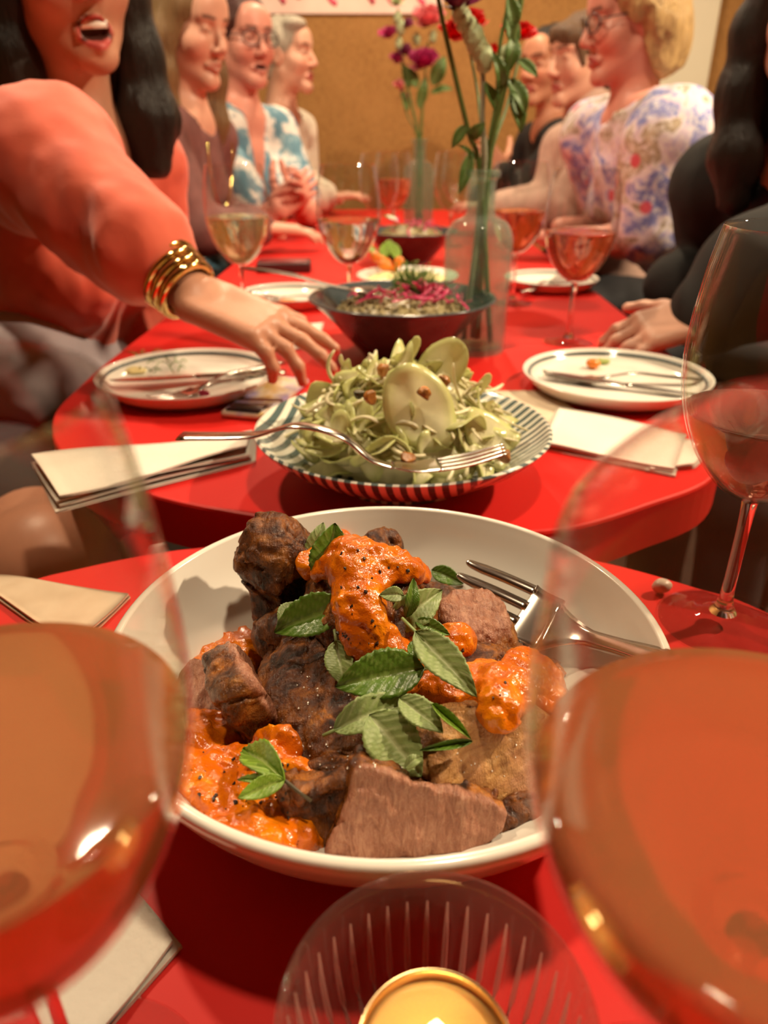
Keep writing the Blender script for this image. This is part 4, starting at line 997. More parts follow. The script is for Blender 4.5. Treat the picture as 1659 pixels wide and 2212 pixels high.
def bloom_data(c, r, n, seed, ax=Vector((0, 0, 1)), ruffle=.35):
    """ruffled flower head made of overlapping cupped petals"""
    rs = random.Random(seed); ds = []
    for k in range(n):
        a = k * 2.399; t = (k + .5) / n; el = 1.35 - 1.1 * t; L = r * (.55 + .5 * t)
        d = Vector((math.cos(a) * math.cos(el), math.sin(a) * math.cos(el), math.sin(el))); q = Vector((0, 0, 1)).rotation_difference(ax); d = q @ d
        s = d.cross(ax); s = s.normalized() if s.length > .01 else Vector((1, 0, 0)); nn = s.cross(d); W_ = L * .42; vs, fs = [], []
        for i in range(4):
            for j in range(4):
                u, v = i / 3, (j / 3 - .5) * 2; vs.append(c + d * L * u + s * v * W_ * (.25 + .75 * u) + nn * (L * .25 * u * u + ruffle * L * .25 * u * math.sin(9 * v + k) ))
        for i in range(3):
            for j in range(3): fs.append((i * 4 + j, i * 4 + 4 + j, i * 4 + 5 + j, i * 4 + 1 + j))
        ds.append((vs, fs))
    return ds
def stem(base, pts, r, label, blooms=(), leaves=(), buds=(), group=None, cat='flower', stemmat=None):
    e = empty('flower_stem', base); tag(e, label, cat, group)
    rel = [p - base for p in pts]; pth = spline(rel, 6); link('stalk', tube(pth, [r * (1 - .3 * i / (len(pth) - 1)) for i in range(len(pth))], 8), stemmat or STEMG, e)
    for i, (p, rad, mat, n) in enumerate(blooms): 
        o = link('bloom', merge(bloom_data(Vector(), rad, n, i + 3, (p - pts[0]).normalized() * .5 + Vector((0, -.6, .3)))), mat, e, p - base)
    for i, (p, d, L, wr) in enumerate(leaves):
        o = link('leaf', leaf_mesh(L, wr, .3, .1, 90 + i, .02, 14, 6), LEAFG, e, p - base); o.rotation_euler = frame(Vector(), Vector(d), Vector((.1, -.8, .4))).to_euler()
    for i, (p, rr) in enumerate(buds):
        link('bud', mesh_sdf(lambda q: ell((0, 0, 0), (rr, rr, rr * 1.5))(q) + .25 * rr * fbm(q + i, 2.2 / rr, 2), (-rr * 1.6,) * 3, (rr * 1.6, rr * 1.6, rr * 2.1), rr / 5), PALEG, e, p - base)
    return e
b0 = VC + Vector((0, 0, .012)); nk = VC + Vector((0, 0, .219))
fg = 'flower stems in the near bottle vase'; Y = VC.y
A = lambda x, y, dy=0: at(x, y, Y + dy)
stem(b0 + Vector((.02, -.01, 0)), [b0 + Vector((.022, -.01, 0)), nk + Vector((-.003, 0, 0)), A(1012, 285), A(975, 130), A(950, 15), A(940, -60)], .0036, 'long bare green stem leaning left out of the near vase', [(A(955, -25), .035, PURP, 26)], [(A(1006, 270), (-.5, 0, -.8), .03, .5), (A(1030, 345), (-.9, 0, .6), .03, .25), (A(1018, 300), (.5, -.3, .6), .025, .7)], [], fg)
stem(b0, [b0 + Vector((-.012, .01, 0)), nk + Vector((.001, -.003, 0)), A(1042, 260), A(1042, 150), A(1020, 85), A(985, 20)], .0036, 'pale budded stalk in the middle of the near vase', [(A(985, 15), .03, PURP, 22)], [(A(1018, 330), (-.3, -.2, -1), .05, .35)], [(A(1047, 128), .0105), (A(1035, 105), .010), (A(1025, 85), .011), (A(1015, 65), .010), (A(1003, 45), .009), (A(993, 25), .009)], fg, stemmat=plain('pale_stalk', (.28, .29, .20), .6))
stem(b0, [b0 + Vector((.006, .016, 0)), nk + Vector((.006, .003, 0)), A(1070, 270), A(1090, 180), A(1110, 70), A(1124, 5), A(1130, -50)], .0052, 'thick leafy green stem leaning right out of the near vase', [], [(A(1108, 190), (.25, -.1, -1), .05, .45), (A(1100, 170), (.5, -.2, -.9), .045, .5), (A(1085, 200), (-.3, -.2, .8), .045, .4), (A(1112, 80), (-.2, -.2, -1), .04, .5), (A(1075, 245), (-.4, 0, .7), .04, .4), (A(1110, 60), (-.3, -.1, .9), .035, .6), (A(1120, 130), (.6, -.2, -.5), .03, .5)], [(A(1092, 115), .006), (A(1088, 135), .006)], fg)
stem(b0, [b0 + Vector((.0, .02, 0)), nk + Vector((.004, .008, 0)), A(1072, 220, .02), A(1080, 100, .02), A(1095, 20, .02), A(1100, -40, .02)], .003, 'slim upright green stem behind the thick leafy stem', [], [(A(1100, 30, .02), (.2, 0, -1), .04, .5)], [], fg)
stem(b0, [b0 + Vector((-.01, .02, 0)), nk + Vector((0, .010, 0)), A(1035, 230, .06), A(1015, 110, .10)], .0025, 'red ruffled flower left of the pale stalk', [(A(1012, 62, .10), .024, REDP, 26), (A(985, 88, .10), .026, REDP, 24), (A(1032, 60, .09), .016, REDP, 16)], [], [], fg)
stem(b0, [b0 + Vector((.01, .02, 0)), nk + Vector((.008, .010, 0)), A(1095, 230, .05), A(1125, 110, .08)], .0025, 'red ruffled flower at the right of the bouquet', [(A(1125, 85, .08), .021, REDP, 24), (A(1068, 115, .07), .012, REDP, 10), (A(1100, 75, .08), .016, REDP, 12)], [], [], fg)
b0 = VF + Vector((0, 0, .012)); nk = VF + Vector((0, 0, .24)); fg = 'flower stems in the far bottle vase'; Y = VF.y
stem(b0, [b0, nk + Vector((-.004, 0, 0)), A(890, 230), A(868, 130), A(860, 20)], .005, 'far tall stem with small purple blooms on the left', [(A(840, 82), .033, MAG, 18), (A(858, 135), .030, MAG, 16), (A(876, 118), .030, PURP, 14), (A(880, 60), .026, PURP, 12), (A(857, 10), .025, PALEG, 14)], [(A(885, 190), (-.3, 0, .8), .07, .5)], [(A(862, 95), .012), (A(866, 60), .014), (A(859, 40), .012)], fg)
stem(b0, [b0 + Vector((.01, 0, 0)), nk + Vector((.004, 0, 0)), A(912, 240), A(916, 170)], .005, 'far short stem with a dark magenta bloom in the middle', [(A(914, 145), .054, MAG, 34)], [(A(900, 190), (-.4, 0, .8), .06, .6), (A(935, 185), (.4, 0, .9), .085, .6), (A(930, 200), (1, 0, .15), .07, .35)], [], fg)
stem(b0, [b0 + Vector((0, .01, 0)), nk, A(915, 200, .05), A(925, 90, .05)], .004, 'far stem with a large pink bloom at the top', [(A(925, 55, .05), .058, PINKP, 34), (A(930, 28, .05), .02, REDP, 14)], [], [(A(935, 80, .04), .012), (A(900, 85, .04), .012)], fg)
stem(b0, [b0 + Vector((-.01, .0, 0)), nk + Vector((-.006, 0, 0)), A(880, 250), A(865, 200)], .003, 'far drooping stem with small pink buds at the lower left', [(A(862, 190), .024, PINKP, 12), (A(878, 212), .014, MAG, 8), (A(868, 198), .014, MAG, 8)], [(A(880, 240), (-.3, 0, .9), .06, .4), (A(905, 235), (.2, 0, .9), .09, .4)], [], fg)
# ================================================================== people
class Body:
    def __init__(s): s.it = []; s.lo = np.full(3, 1e9); s.hi = -s.lo
    def _b(s, c, r): s.lo = np.minimum(s.lo, c - r); s.hi = np.maximum(s.hi, c + r)
    def cone(s, a, b, r1, r2=None, k=.02, sub=False):
        a, b = npv(a), npv(b); r2 = r1 if r2 is None else r2; rr = max(r1, r2)
        if not sub: s._b(np.minimum(a, b), rr); s._b(np.maximum(a, b), rr)
        s.it.append((cone(a, b, r1, r2), k, sub, (a + b) / 2, float(np.linalg.norm(a - b)) / 2 + rr)); return s
    def ell(s, c, r, Rm=None, k=.02, sub=False):
        c = npv(c); r = npv(r); m_ = float(max(r))
        if not sub: s._b(c, m_)
        s.it.append((ell(c, r, Rm), k, sub, c, m_)); return s
    def box(s, c, half, rad, Rm=None, k=.02, sub=False):
        c = npv(c); m_ = float(np.linalg.norm(npv(half)))
        if not sub: s._b(c, m_)
        s.it.append((rbox(c, half, rad, Rm), k, sub, c, m_)); return s
    def chain(s, pts, rads, k=.02):
        for a, b, r1, r2 in zip(pts, pts[1:], rads, rads[1:]): s.cone(a, b, r1, r2, k)
        return s
    def sdf(s, inflate=0.0, noise=None):
        def f(p):
            d = np.full(len(p), .2, np.float32)
            for g, k, sub, c, r in s.it:
                q = p - c; ix = np.flatnonzero((q * q).sum(1) < (r + .07) ** 2)
                if not len(ix): continue
                v = g(p[ix]); d[ix] = smax(d[ix], -v, k) if sub else smin(d[ix], v - inflate, k)
            if noise is not None: d = d + noise(p)
            return d
        return f
    def mesh(s, h, inflate=0.0, noise=None, zmin=None, disp=0.0):
        lo = s.lo - inflate - .012 - disp; hi = s.hi + inflate + .012 + disp
        if zmin is not None: lo[2] = max(lo[2], zmin)
        return mesh_sdf(s.sdf(inflate, noise), lo, hi, h, disp=disp)
def skin_mat(name, base, lip=(.42, .10, .085), rough=.42):
    m = N(name); a = m.n('ShaderNodeVertexColor', layer_name='face'); sp_ = m.n('ShaderNodeSeparateColor'); m.l(a.outputs[0], sp_.inputs[0])
    c = m.ramp(m.noise(22, 4), [(.3, tuple(q * .9 for q in base)), (.7, tuple(min(1, q * 1.08) for q in base))])
    c = m.mix(m.math('MULTIPLY', sp_.outputs[1], .55), c, (base[0] * .95, base[1] * .45, base[2] * .40))
    c = m.mix(sp_.outputs[0], c, lip); c = m.mix(sp_.outputs[2], c, (.035, .018, .012)); m.color(c)
    m.set(rough=rough, spec=.4); m.bump(m.noise(300, 3), .12, .001); return m.m
def hair_mat(name, dark, light, rough=.42):
    m = N(name); f = m.noise(50, 5, .65, stretch=(3.5, 3.5, .35), dist=.8); g = m.noise(9, 3)
    c = m.ramp(f, [(.3, dark), (.7, light)]); m.color(m.mix(m.ramp(g, [(.35, (0, 0, 0)), (.7, (.6, .6, .6))]), c, light)); m.set(rough=rough, spec=.4)
    m.bump(m.noise(120, 4, .6, stretch=(3.5, 3.5, .25), dist=.5), .7, .004); return m.m
def hand_prims(B, w, d, back, thumb, curl=(.25, .25, .3, .35), thumb_out=.7, s=1.0, spread=.08, rad=.0082):
    """palm, four fingers and a thumb; w wrist, d finger direction, back = normal of the back of the hand, thumb = thumb side"""
    w, d, back, thumb = (Vector(q) for q in (w, d, back, thumb)); d = d.normalized(); back = (back - d * back.dot(d)).normalized(); t = d.cross(back).normalized()
    if t.dot(thumb) < 0: t = -t
    Rm = np.array(Matrix((t, d, back)).transposed())
    B.box(w + d * .047 * s, (.037 * s, .050 * s, .0125 * s), .011 * s, Rm, .018)
    B.ell(w + d * .035 * s + t * .024 * s - back * .006 * s, (.017 * s, .030 * s, .014 * s), Rm, .014)
    for i, (off, L) in enumerate(((.028, .070), (.0095, .078), (-.0095, .072), (-.0275, .057))):
        p = w + d * (.090 - .005 * abs(i - 1)) * s + t * off * s; a = curl[i] * .5; dd = d + t * (off * spread * 30); pts = [p - d * .012 * s, p]; rr = [rad * s * 1.1, rad * s * 1.08]
        for j, fr in enumerate((.45, .31, .24)):
            v = (dd.normalized() * math.cos(a) - back * math.sin(a)); p = p + v * L * fr * s; pts.append(p); rr.append(rad * s * (1 - .10 * (j + 1))); a += curl[i]
        B.chain(pts, rr, .005)
    p = w + d * .022 * s + t * .030 * s - back * .004 * s; v = (d * (1 - thumb_out) + t * thumb_out - back * .25).normalized(); pts = [p]; rr = [.0125 * s]
    for L, bend in ((.036, .0), (.030, .25), (.024, .3)):
        v = (v + d * bend).normalized(); p = p + v * L * s; pts.append(p); rr.append(rr[-1] * .86)
    B.chain(pts, rr, .007)
def head_prims(B, C, S, F, U, sc, mouth=0.0, jaw=1.0):
    Rm = np.array(Matrix((S, F, U)).transposed()); L = lambda x, y, z: C + (S * x + F * y + U * z) * sc; q = lambda *r: tuple(t * sc for t in r)
    B.ell(L(0, -.012, .042), q(.073, .094, .080), Rm, .02); B.ell(L(0, .022, -.022), q(.060, .068, .082), Rm, .03)
    for e in (-1, 1):
        B.cone(L(e * .050, .002, -.052), L(e * .012, .070, -.096), .021 * sc * jaw, .018 * sc, .02)
        B.ell(L(e * .040, .054, -.024), q(.024, .025, .022), Rm, .032)
        B.cone(L(e * .044, .072, .034), L(e * .012, .086, .031), .0085 * sc, .0085 * sc, .012)
    B.ell(L(0, .073, -.101), q(.021, .018, .017), Rm, .014); B.ell(L(0, .072, .058), q(.05, .022, .035), Rm, .025)
    for e in (-1, 1):
        B.ell(L(e * .031, .101, .012), q(.019, .020, .013), Rm, .010, True); B.ell(L(e * .031, .0745, .011), q(.0135, .0140, .0115), Rm, .004)
    B.cone(L(0, .088, .020), L(0, .110, -.026), .0075 * sc, .0110 * sc, .010)
    for e in (-1, 1): B.ell(L(e * .0115, .0985, -.031), q(.009, .011, .0075), Rm, .006)
    dz = mouth
    for e in (-1, 1):
        B.cone(L(e * .023, .083, -.064 - dz * .3), L(e * .004, .0945, -.0565), .0042 * sc, .0062 * sc, .006)
        B.cone(L(e * .022, .083, -.066 - dz * .5), L(0, .0925, -.0715 - dz), .0040 * sc, .0072 * sc, .006)
    if mouth: B.ell(L(0, .096, -.0625 - dz * .45), q(.021, .018, .004 + dz * .55), Rm, .004, True)
    else: B.ell(L(0, .102, -.0640), q(.022, .008, .0016), Rm, .003, True)
    for e in (-1, 1):
        B.ell(L(e * .0735, -.006, .000), q(.0085, .0205, .031), Rm, .006); B.ell(L(e * .083, -.002, .002), q(.006, .0115, .018), Rm, .004, True)
    return L
def face_attr(me, C, S, F, U, sc, mouth, brow=1.0, lips=1.0, blush=.6):
    v = verts(me); q = (v - npv(C)); x = q @ npv(S) / sc; y = q @ npv(F) / sc; z = q @ npv(U) / sc; ax = np.abs(x); hd = (np.abs(z) < .16) & (ax < .1) & (np.abs(y) < .14)
    g = lambda d, w: np.clip(1.4 - d / w, 0, 1)
    zl = -.0585 + .3 * ax * 0; lip = g(np.maximum(np.maximum(ax - .021, 0) / .003, np.maximum(np.abs(z + .064 + mouth * .5) - (.0095 + mouth * .55) * (1 - .75 * (ax / .024) ** 2), 0) / .002), 1.0) * (y > .072)
    mou = (np.abs(z + .0625 + mouth * .45) < (.0032 + mouth * .5)) & (ax < .020) & (y < .0895) & (y > .06) if mouth else np.zeros(len(v), bool)
    bl = np.exp(-((ax - .042) ** 2 + (z + .025) ** 2) / .0005) * (y > .03) + .7 * np.exp(-(ax ** 2 + (z + .028) ** 2) / .0002) * (y > .09) + .5 * (ax > .07)
    br = g(np.abs(z - (.036 + .10 * (ax - .03) * (ax < .03))) / .0035, 1.0) * (ax > .013) * (ax < .047) * (y > .055) * brow
    lash = g(np.abs(z - (.0075 - 1.2 * (ax - .031) ** 2 * 10)) / .0016, 1.0) * (np.abs(ax - .031) < .0145) * (y > .07) * .8
    rgb = np.stack([lip * lips * hd, np.clip(bl * blush, 0, 1) * hd, np.clip(np.maximum(np.maximum(br, lash), mou * .9), 0, .95) * hd], 1); set_attr(me, 'face', rgb.astype(np.float32))
def recenter(me, o): me.vertices.foreach_set('co', (verts(me) - npv(o)).astype(np.float32).ravel()); me.update()
STOOLW = plain('stool_wood', (.16, .085, .04), .45, var=.2, vscale=20)
_seat = bevel(lathe([(0, 0), (.165, 0), (.17, .006), (.17, .028), (.165, .034), (0, .034)], 32), .001, 1)
def stool(x, y, ztop, who):
    e = empty('stool', (x, y, 0)); tag(e, 'round wooden stool under ' + who, 'stool', 'stools along the long table'); link('seat', _seat, STOOLW, e, (0, 0, ztop - .034))
    for a in (.8, 2.4, 3.9, 5.5): link('leg', tube([(.10 * math.cos(a), .10 * math.sin(a), ztop - .034), (.15 * math.cos(a), .15 * math.sin(a), 0)], .014, 8), STOOLW, e)
def person(label, C, face, tilt=(0, 0), sc=.93, tf=(1, 0), hip=None, skin=None, cloth=None, hair=None, arms=None, mouth=0.0, neckline='crew', sleeve='long', clothname='top',
           trousers=None, who='', nb=None, shr=None, shl=None, voxel=.0042, build=1.0, extra=None, brow=1, lips=1, blush=.6, bust=.05, sleeve_r=.012, fold=.006, knees=None, bare_leg=False, clothextra=None, folds_scale=16):
    U0 = Vector((0, 0, 1)); F = Vector((*face, 0)).normalized(); F = (F * math.cos(tilt[0]) + U0 * math.sin(tilt[0])).normalized(); S = F.cross(U0).normalized(); U = S.cross(F).normalized()
    q = Quaternion(F, tilt[1]); S, U = q @ S, q @ U
    Ft = Vector((*tf, 0)).normalized(); St = Ft.cross(U0)
    hip = Vector(hip) if hip is not None else V(C.x - Ft.x * .2, C.y, -.20)
    nb = nb or (C - U0 * .178 - Ft * .035)
    shr = shr or nb + St * .158 * build - U0 * .045; shl = shl or nb - St * .158 * build - U0 * .045
    root = empty('person', (hip.x, hip.y, 0)); tag(root, label, 'person', 'diners around the red table'); o = root.location
    B = Body(); L = head_prims(B, C, S, F, U, sc, mouth)
    B.cone(L(0, -.018, -.045), nb + U0 * .01, .050 * sc, .056, .03)
    ax = (nb - hip); axn = ax.normalized(); Rt = np.array(Matrix((St, (axn.cross(St)), axn)).transposed()); Fb = axn.cross(St) ; Fb = Fb if Fb.dot(Ft) > 0 else -Fb
    def torso(B, k=.05):
        ch = nb - axn * .145 + Fb * .012; B.ell(ch, (.148 * build, .098 * build, .150), Rt, k); B.ell(nb - axn * .30, (.132 * build, .098 * build, .14), Rt, k); B.ell(hip + axn * .03, (.160 * build, .125 * build, .115), Rt, k)
        for s_, sh in ((1, shr), (-1, shl)):
            B.cone(nb - U0 * .012, sh, .048, .052 * build, .04); B.ell(ch + St * .068 * s_ + Fb * .062 - axn * .02, (.058, bust + .012, .058), Rt, .04)
    torso(B)
    arms = arms or {}
    for sd, sh in (('r', shr), ('l', shl)):
        if sd not in arms: continue
        a = arms[sd]; el_, wr = Vector(a['e']), Vector(a['w']); B.chain([sh, el_, wr], [.045 * build, .036, .0235], .02)
        B.ell(el_ + (wr - el_) * .28, (.038, .038, .038), None, .03)
        if 'hand' in a: hand_prims(B, wr, *a['hand'][:3], **(a['hand'][3] if len(a['hand']) > 3 else {}))
    if bare_leg: B.chain([hip + St * .08, knees[0], knees[0] + Vector((.02 * Ft.x, 0, -.20)), Vector((knees[0].x, knees[0].y, .08))], [.085, .062, .052, .036], .03)
    me = B.mesh(voxel); face_attr(me, C, S, F, U, sc, mouth, brow, lips, blush); recenter(me, o); link('body', me, skin, root)
    # clothing
    Kc = Body(); torso(Kc)
    for sd, sh in (('r', shr), ('l', shl)):
        if sd not in arms: Kc.cone(sh, sh - U0 * .24, .05 * build, .045, .02); continue
        el_, wr = Vector(arms[sd]['e']), Vector(arms[sd]['w'])
        Kc.cone(sh, el_ if sleeve != 'short' else sh + (el_ - sh) * .8, .046 * build + sleeve_r, .038 + sleeve_r * 1.3, .025)
        if sleeve == 'long': Kc.cone(el_, el_ + (wr - el_) * .92, .038 + sleeve_r, .028 + sleeve_r * .8, .02)
        elif sleeve == 'push': Kc.cone(el_, el_ + (wr - el_) * .62, .040 + sleeve_r, .036 + sleeve_r * .8, .02)
    if clothextra: clothextra(Kc, nb, St, Fb, axn)
    if neckline == 'high': Kc.cone(nb - U0 * .01, nb + U0 * .045 + (L(0, -.018, -.045) - nb) * .25, .058, .056, .02); Kc.cone(nb + U0 * .02, L(0, -.01, -.03), .052, .046, .006, True)
    else:
        Kc.cone(nb + Ft * .01, L(0, -.01, -.03), .066, .070, .008, True)
        if neckline == 'v': Kc.cone(nb + Fb * .080 + U0 * .02, nb + Fb * .135 - axn * .17, .048, .004, .008, True)
        elif neckline == 'scoop': Kc.ell(nb + Fb * .08 + axn * .005, (.062, .062, .062), None, .01, True)
    me = Kc.mesh(.006, .007, lambda p: fold * fbm(p * npv((1, 1, .7)), folds_scale, 3), disp=.006); recenter(me, o); link(clothname, me, cloth, root)
    # trousers and shoes
    if trousers is not None:
        Tb = Body(); Tb.ell(hip, (.150 * build + .03, .172 * build + .03, .118), None, .04); kn = knees or [hip + Ft * .40 + St * .09 - U0 * .03, hip + Ft * .40 - St * .09 - U0 * .03]
        for i, (kk, s_) in enumerate(zip(kn, (1, -1))):
            if bare_leg and i == 0: Tb.cone(hip + St * .085, hip + St * .085 + (kk - hip - St * .085) * .72, .098, .090, .04); continue
            ft = Vector((kk.x - Ft.x * .03, kk.y - Ft.y * .03, .06)); Tb.cone(hip + St * .085 * s_, kk, .082, .062, .04); Tb.cone(kk, ft, .058, .045, .03); Tb.cone(ft - U0 * .025, ft + Ft * .13 - U0 * .03, .034, .028, .02)
        me = Tb.mesh(.012, 0, lambda p: .004 * fbm(p, 14, 2), zmin=.002); recenter(me, o); link('trousers', me, trousers, root)
    # hair
    if hair:
        H = Body(); hair['f'](H, L, S, F, U, sc); a_ = hair.get('amp', .008)
        nz = lambda p: a_ * fbm(np.stack([(p - npv(C)) @ npv(S), (p - npv(C)) @ npv(F), (p - npv(C)) @ npv(U) * hair.get('str', .22)], 1), hair.get('fs', 42), 3)
        me = H.mesh(.0046, 0, nz, disp=a_); recenter(me, o); link('hair', me, hair['m'], root)
    if extra: extra(root, o, L, S, F, U, sc, nb, Fb, axn, St)
    stool(hip.x, hip.y, hip.z - .119, who)
    return root
# hair styles -------------------------------------------------------
def cap(H, L, S, F, U, sc, grow=1.0, front=.058, brow=.052):
    Rm = np.array(Matrix((S, F, U)).transposed()); q = lambda *r: tuple(t * sc * grow for t in r)
    H.ell(L(0, -.020, .046), q(.083, .100, .086), Rm, .02); H.ell(L(0, -.055, -.005), q(.072, .058, .075), Rm, .03); return Rm, q
def face_cut(H, L, S, F, U, sc, top=.060, w=.068, back=.048):
    Rm = np.array(Matrix((S, F, U)).transposed()); H.ell(L(0, back + .075, top - .100), (w * sc, .088 * sc, .112 * sc), Rm, .012, True)
def h_long(part=1, length=.26, vol=.036, fc=.060):
    def f(H, L, S, F, U, sc):
        Rm, q = cap(H, L, S, F, U, sc, 1.03); face_cut(H, L, S, F, U, sc, fc)
        for e in (-1, 1):
            H.chain([L(e * .066, .012, .055), L(e * .084, -.004, -.02), L(e * .088, -.002, -.10), L(e * .080, .012, -length * .75), L(e * .072, .018, -length)], [.024, .027, vol * .9, vol, vol * .7], .03)
            H.chain([L(e * .045, -.07, .02), L(e * .055, -.075, -.1), L(e * .05, -.06, -length)], [.045, .045, .035], .04)
    return f
def h_short(H, L, S, F, U, sc):
    Rm, q = cap(H, L, S, F, U, sc, 1.0); face_cut(H, L, S, F, U, sc, .072, .072, .040)
    H.ell(L(.02, .045, .098), q(.055, .045, .026), Rm, .02)
    for e in (-1, 1): H.ell(L(e * .09, .01, -.055), (.04 * sc, .075 * sc, .055 * sc), Rm, .01, True)
    H.ell(L(0, -.05, -.105), (.10 * sc, .06 * sc, .04 * sc), Rm, .01, True)
def h_bob(H, L, S, F, U, sc):
    Rm, q = cap(H, L, S, F, U, sc, 1.06); H.ell(L(0, -.070, -.030), q(.085, .062, .085), Rm, .03)
    for e in (-1, 1): H.chain([L(e * .060, .040, .075), L(e * .080, .010, .045), L(e * .078, -.045, -.02), L(e * .075, -.05, -.085)], [.022, .026, .034, .028], .03)
    face_cut(H, L, S, F, U, sc, .066, .084, .022); H.ell(L(0, .05, .088), q(.06, .040, .022), Rm, .02)
def h_tied(fringe=False, bun=True):
    def f(H, L, S, F, U, sc):
        Rm, q = cap(H, L, S, F, U, sc, 1.0); face_cut(H, L, S, F, U, sc, .050 if not fringe else .070, .074, .036)
        for e in (-1, 1): H.chain([L(e * .068, .018, .05), L(e * .076, -.018, .005), L(e * .068, -.05, -.05)], [.016, .017, .024], .02)
        if bun: H.chain([L(0, -.09, -.04), L(0, -.105, -.12), L(0, -.085, -.20)], [.036, .038, .026], .03)
        if fringe:
            H.ell(L(0, .070, .062), q(.062, .030, .040), Rm, .02)
            for e in (-1, 1): H.chain([L(e * .055, .055, .06), L(e * .07, .045, -.01)], [.016, .008], .01)
    return f
# extras --------------------------------------------------------------
FRAMEM = plain('eyeglass_frame', (.03, .03, .035), .25); LENS = thin_glass('lens', (.96, .97, .98))
def eyeglasses(mat=None, r=.024):
    def f(root, o, L, S, F, U, sc, *a):
        ds = []; e_ = empty('eyeglasses', (0, 0, 0)); e_.parent = root
        for e in (-1, 1):
            c = [L(e * .034 + e * 0 + r * 1.12 * math.cos(t), .104 - .010 * abs(math.cos(t)) * (1 if math.cos(t) * e > 0 else 0), .008 + r * .80 * math.sin(t)) - o for t in [2 * math.pi * i / 20 for i in range(21)]]
            link('rim', tube(c, .0019, 6, up=F), mat or FRAMEM, e_); link('temple', tube([L(e * .060, .094, .014) - o, L(e * .077, .03, .016) - o, L(e * .079, -.01, .010) - o, L(e * .076, -.02, -.01) - o], .0018, 6), mat or FRAMEM, e_)
            link('lens', pydata(c[:-1] + [p - F * .0012 for p in c[:-1]], [tuple(range(20)), tuple(range(39, 19, -1))]), LENS, e_, smooth=False)
        link('bridge', tube([L(-.010, .107, .012) - o, L(0, .110, .015) - o, L(.010, .107, .012) - o], .0017, 6), mat or FRAMEM, e_)
    return f
def many(*fs):
    def f(*a):
        for g in fs: g(*a)
    return f
SK_PALE = skin_mat('skin_pale', (.66, .36, .26)); SK_WARM = skin_mat('skin_warm', (.58, .27, .17)); SK_ROSY = skin_mat('skin_rosy', (.68, .30, .23)); SK_TAN = skin_mat('skin_tan', (.52, .25, .16), lip=(.50, .09, .08))
DENIM = plain('dark_trousers', (.02, .02, .024), .8, var=.3, vscale=20)
m = N('coral_cloth'); m.color(m.ramp(m.noise(14, 3), [(.3, (.62, .080, .040)), (.7, (.76, .14, .075))])); m.set(rough=.7, sheen=.3); m.bump(m.noise(500, 2), .2, .001); CORAL = m.m
MAUVE = plain('mauve_cloth', (.17, .070, .066), .75, var=.25, vscale=20); WHITEC = plain('white_linen', (.66, .60, .50), .8, var=.06, vscale=20, bump=(30, .4, .006)); BLACKC = plain('black_cloth', (.006, .005, .005), .85); BEIGEC = plain('beige_knit', (.50, .33, .27), .9, var=.12, vscale=50, bump=(240, .5, .002)); GREYC = plain('lavender_grey_cloth', (.40, .34, .37), .8, var=.1, vscale=15)
m = N('blue_print'); f = m.noise(20, 3, .55, dist=.7); m.color(m.ramp(f, [(.40, (.10, .24, .34)), (.50, (.20, .36, .45)), (.55, (.72, .72, .70)), (.68, (.80, .78, .74)), (.75, (.12, .22, .30))])); m.set(rough=.7); BLUEP = m.m
m = N('floral_print'); f = m.noise(13, 3, .5, dist=.9); g = m.noise(90, 4, .7); vo = m.n('ShaderNodeTexVoronoi'); vo.inputs['Scale'].default_value = 14; m.l(m.co(), vo.inputs['Vector'])
c = m.ramp(f, [(.38, (.16, .20, .52)), (.46, (.30, .31, .62)), (.50, (.66, .55, .70)), (.56, (.74, .66, .72)), (.60, (.34, .26, .18)), (.72, (.55, .44, .32))])
c = m.mix(m.ramp(g, [(.48, (0, 0, 0)), (.60, (.75, .75, .75))]), c, (.84, .79, .78)); c = m.mix(m.ramp(vo.outputs['Distance'], [(.17, (.9, .9, .9)), (.23, (0, 0, 0))]), c, (.66, .05, .09)); m.color(c); m.set(rough=.65); FLORAL = m.m
HB = hair_mat('hair_black', (.004, .003, .003), (.014, .009, .007)); HBL = hair_mat('hair_dark_blonde', (.085, .045, .018), (.26, .16, .07)); HRED = hair_mat('hair_dark_red', (.022, .006, .005), (.075, .018, .012)); HGREY = hair_mat('hair_silver', (.24, .20, .15), (.58, .52, .43)); HBR = hair_mat('hair_brown', (.05, .025, .012), (.17, .09, .045)); HBLO = hair_mat('hair_blonde', (.20, .11, .045), (.62, .42, .19))
GOLD = plain('gold', (.90, .62, .25), .12, metal=1)

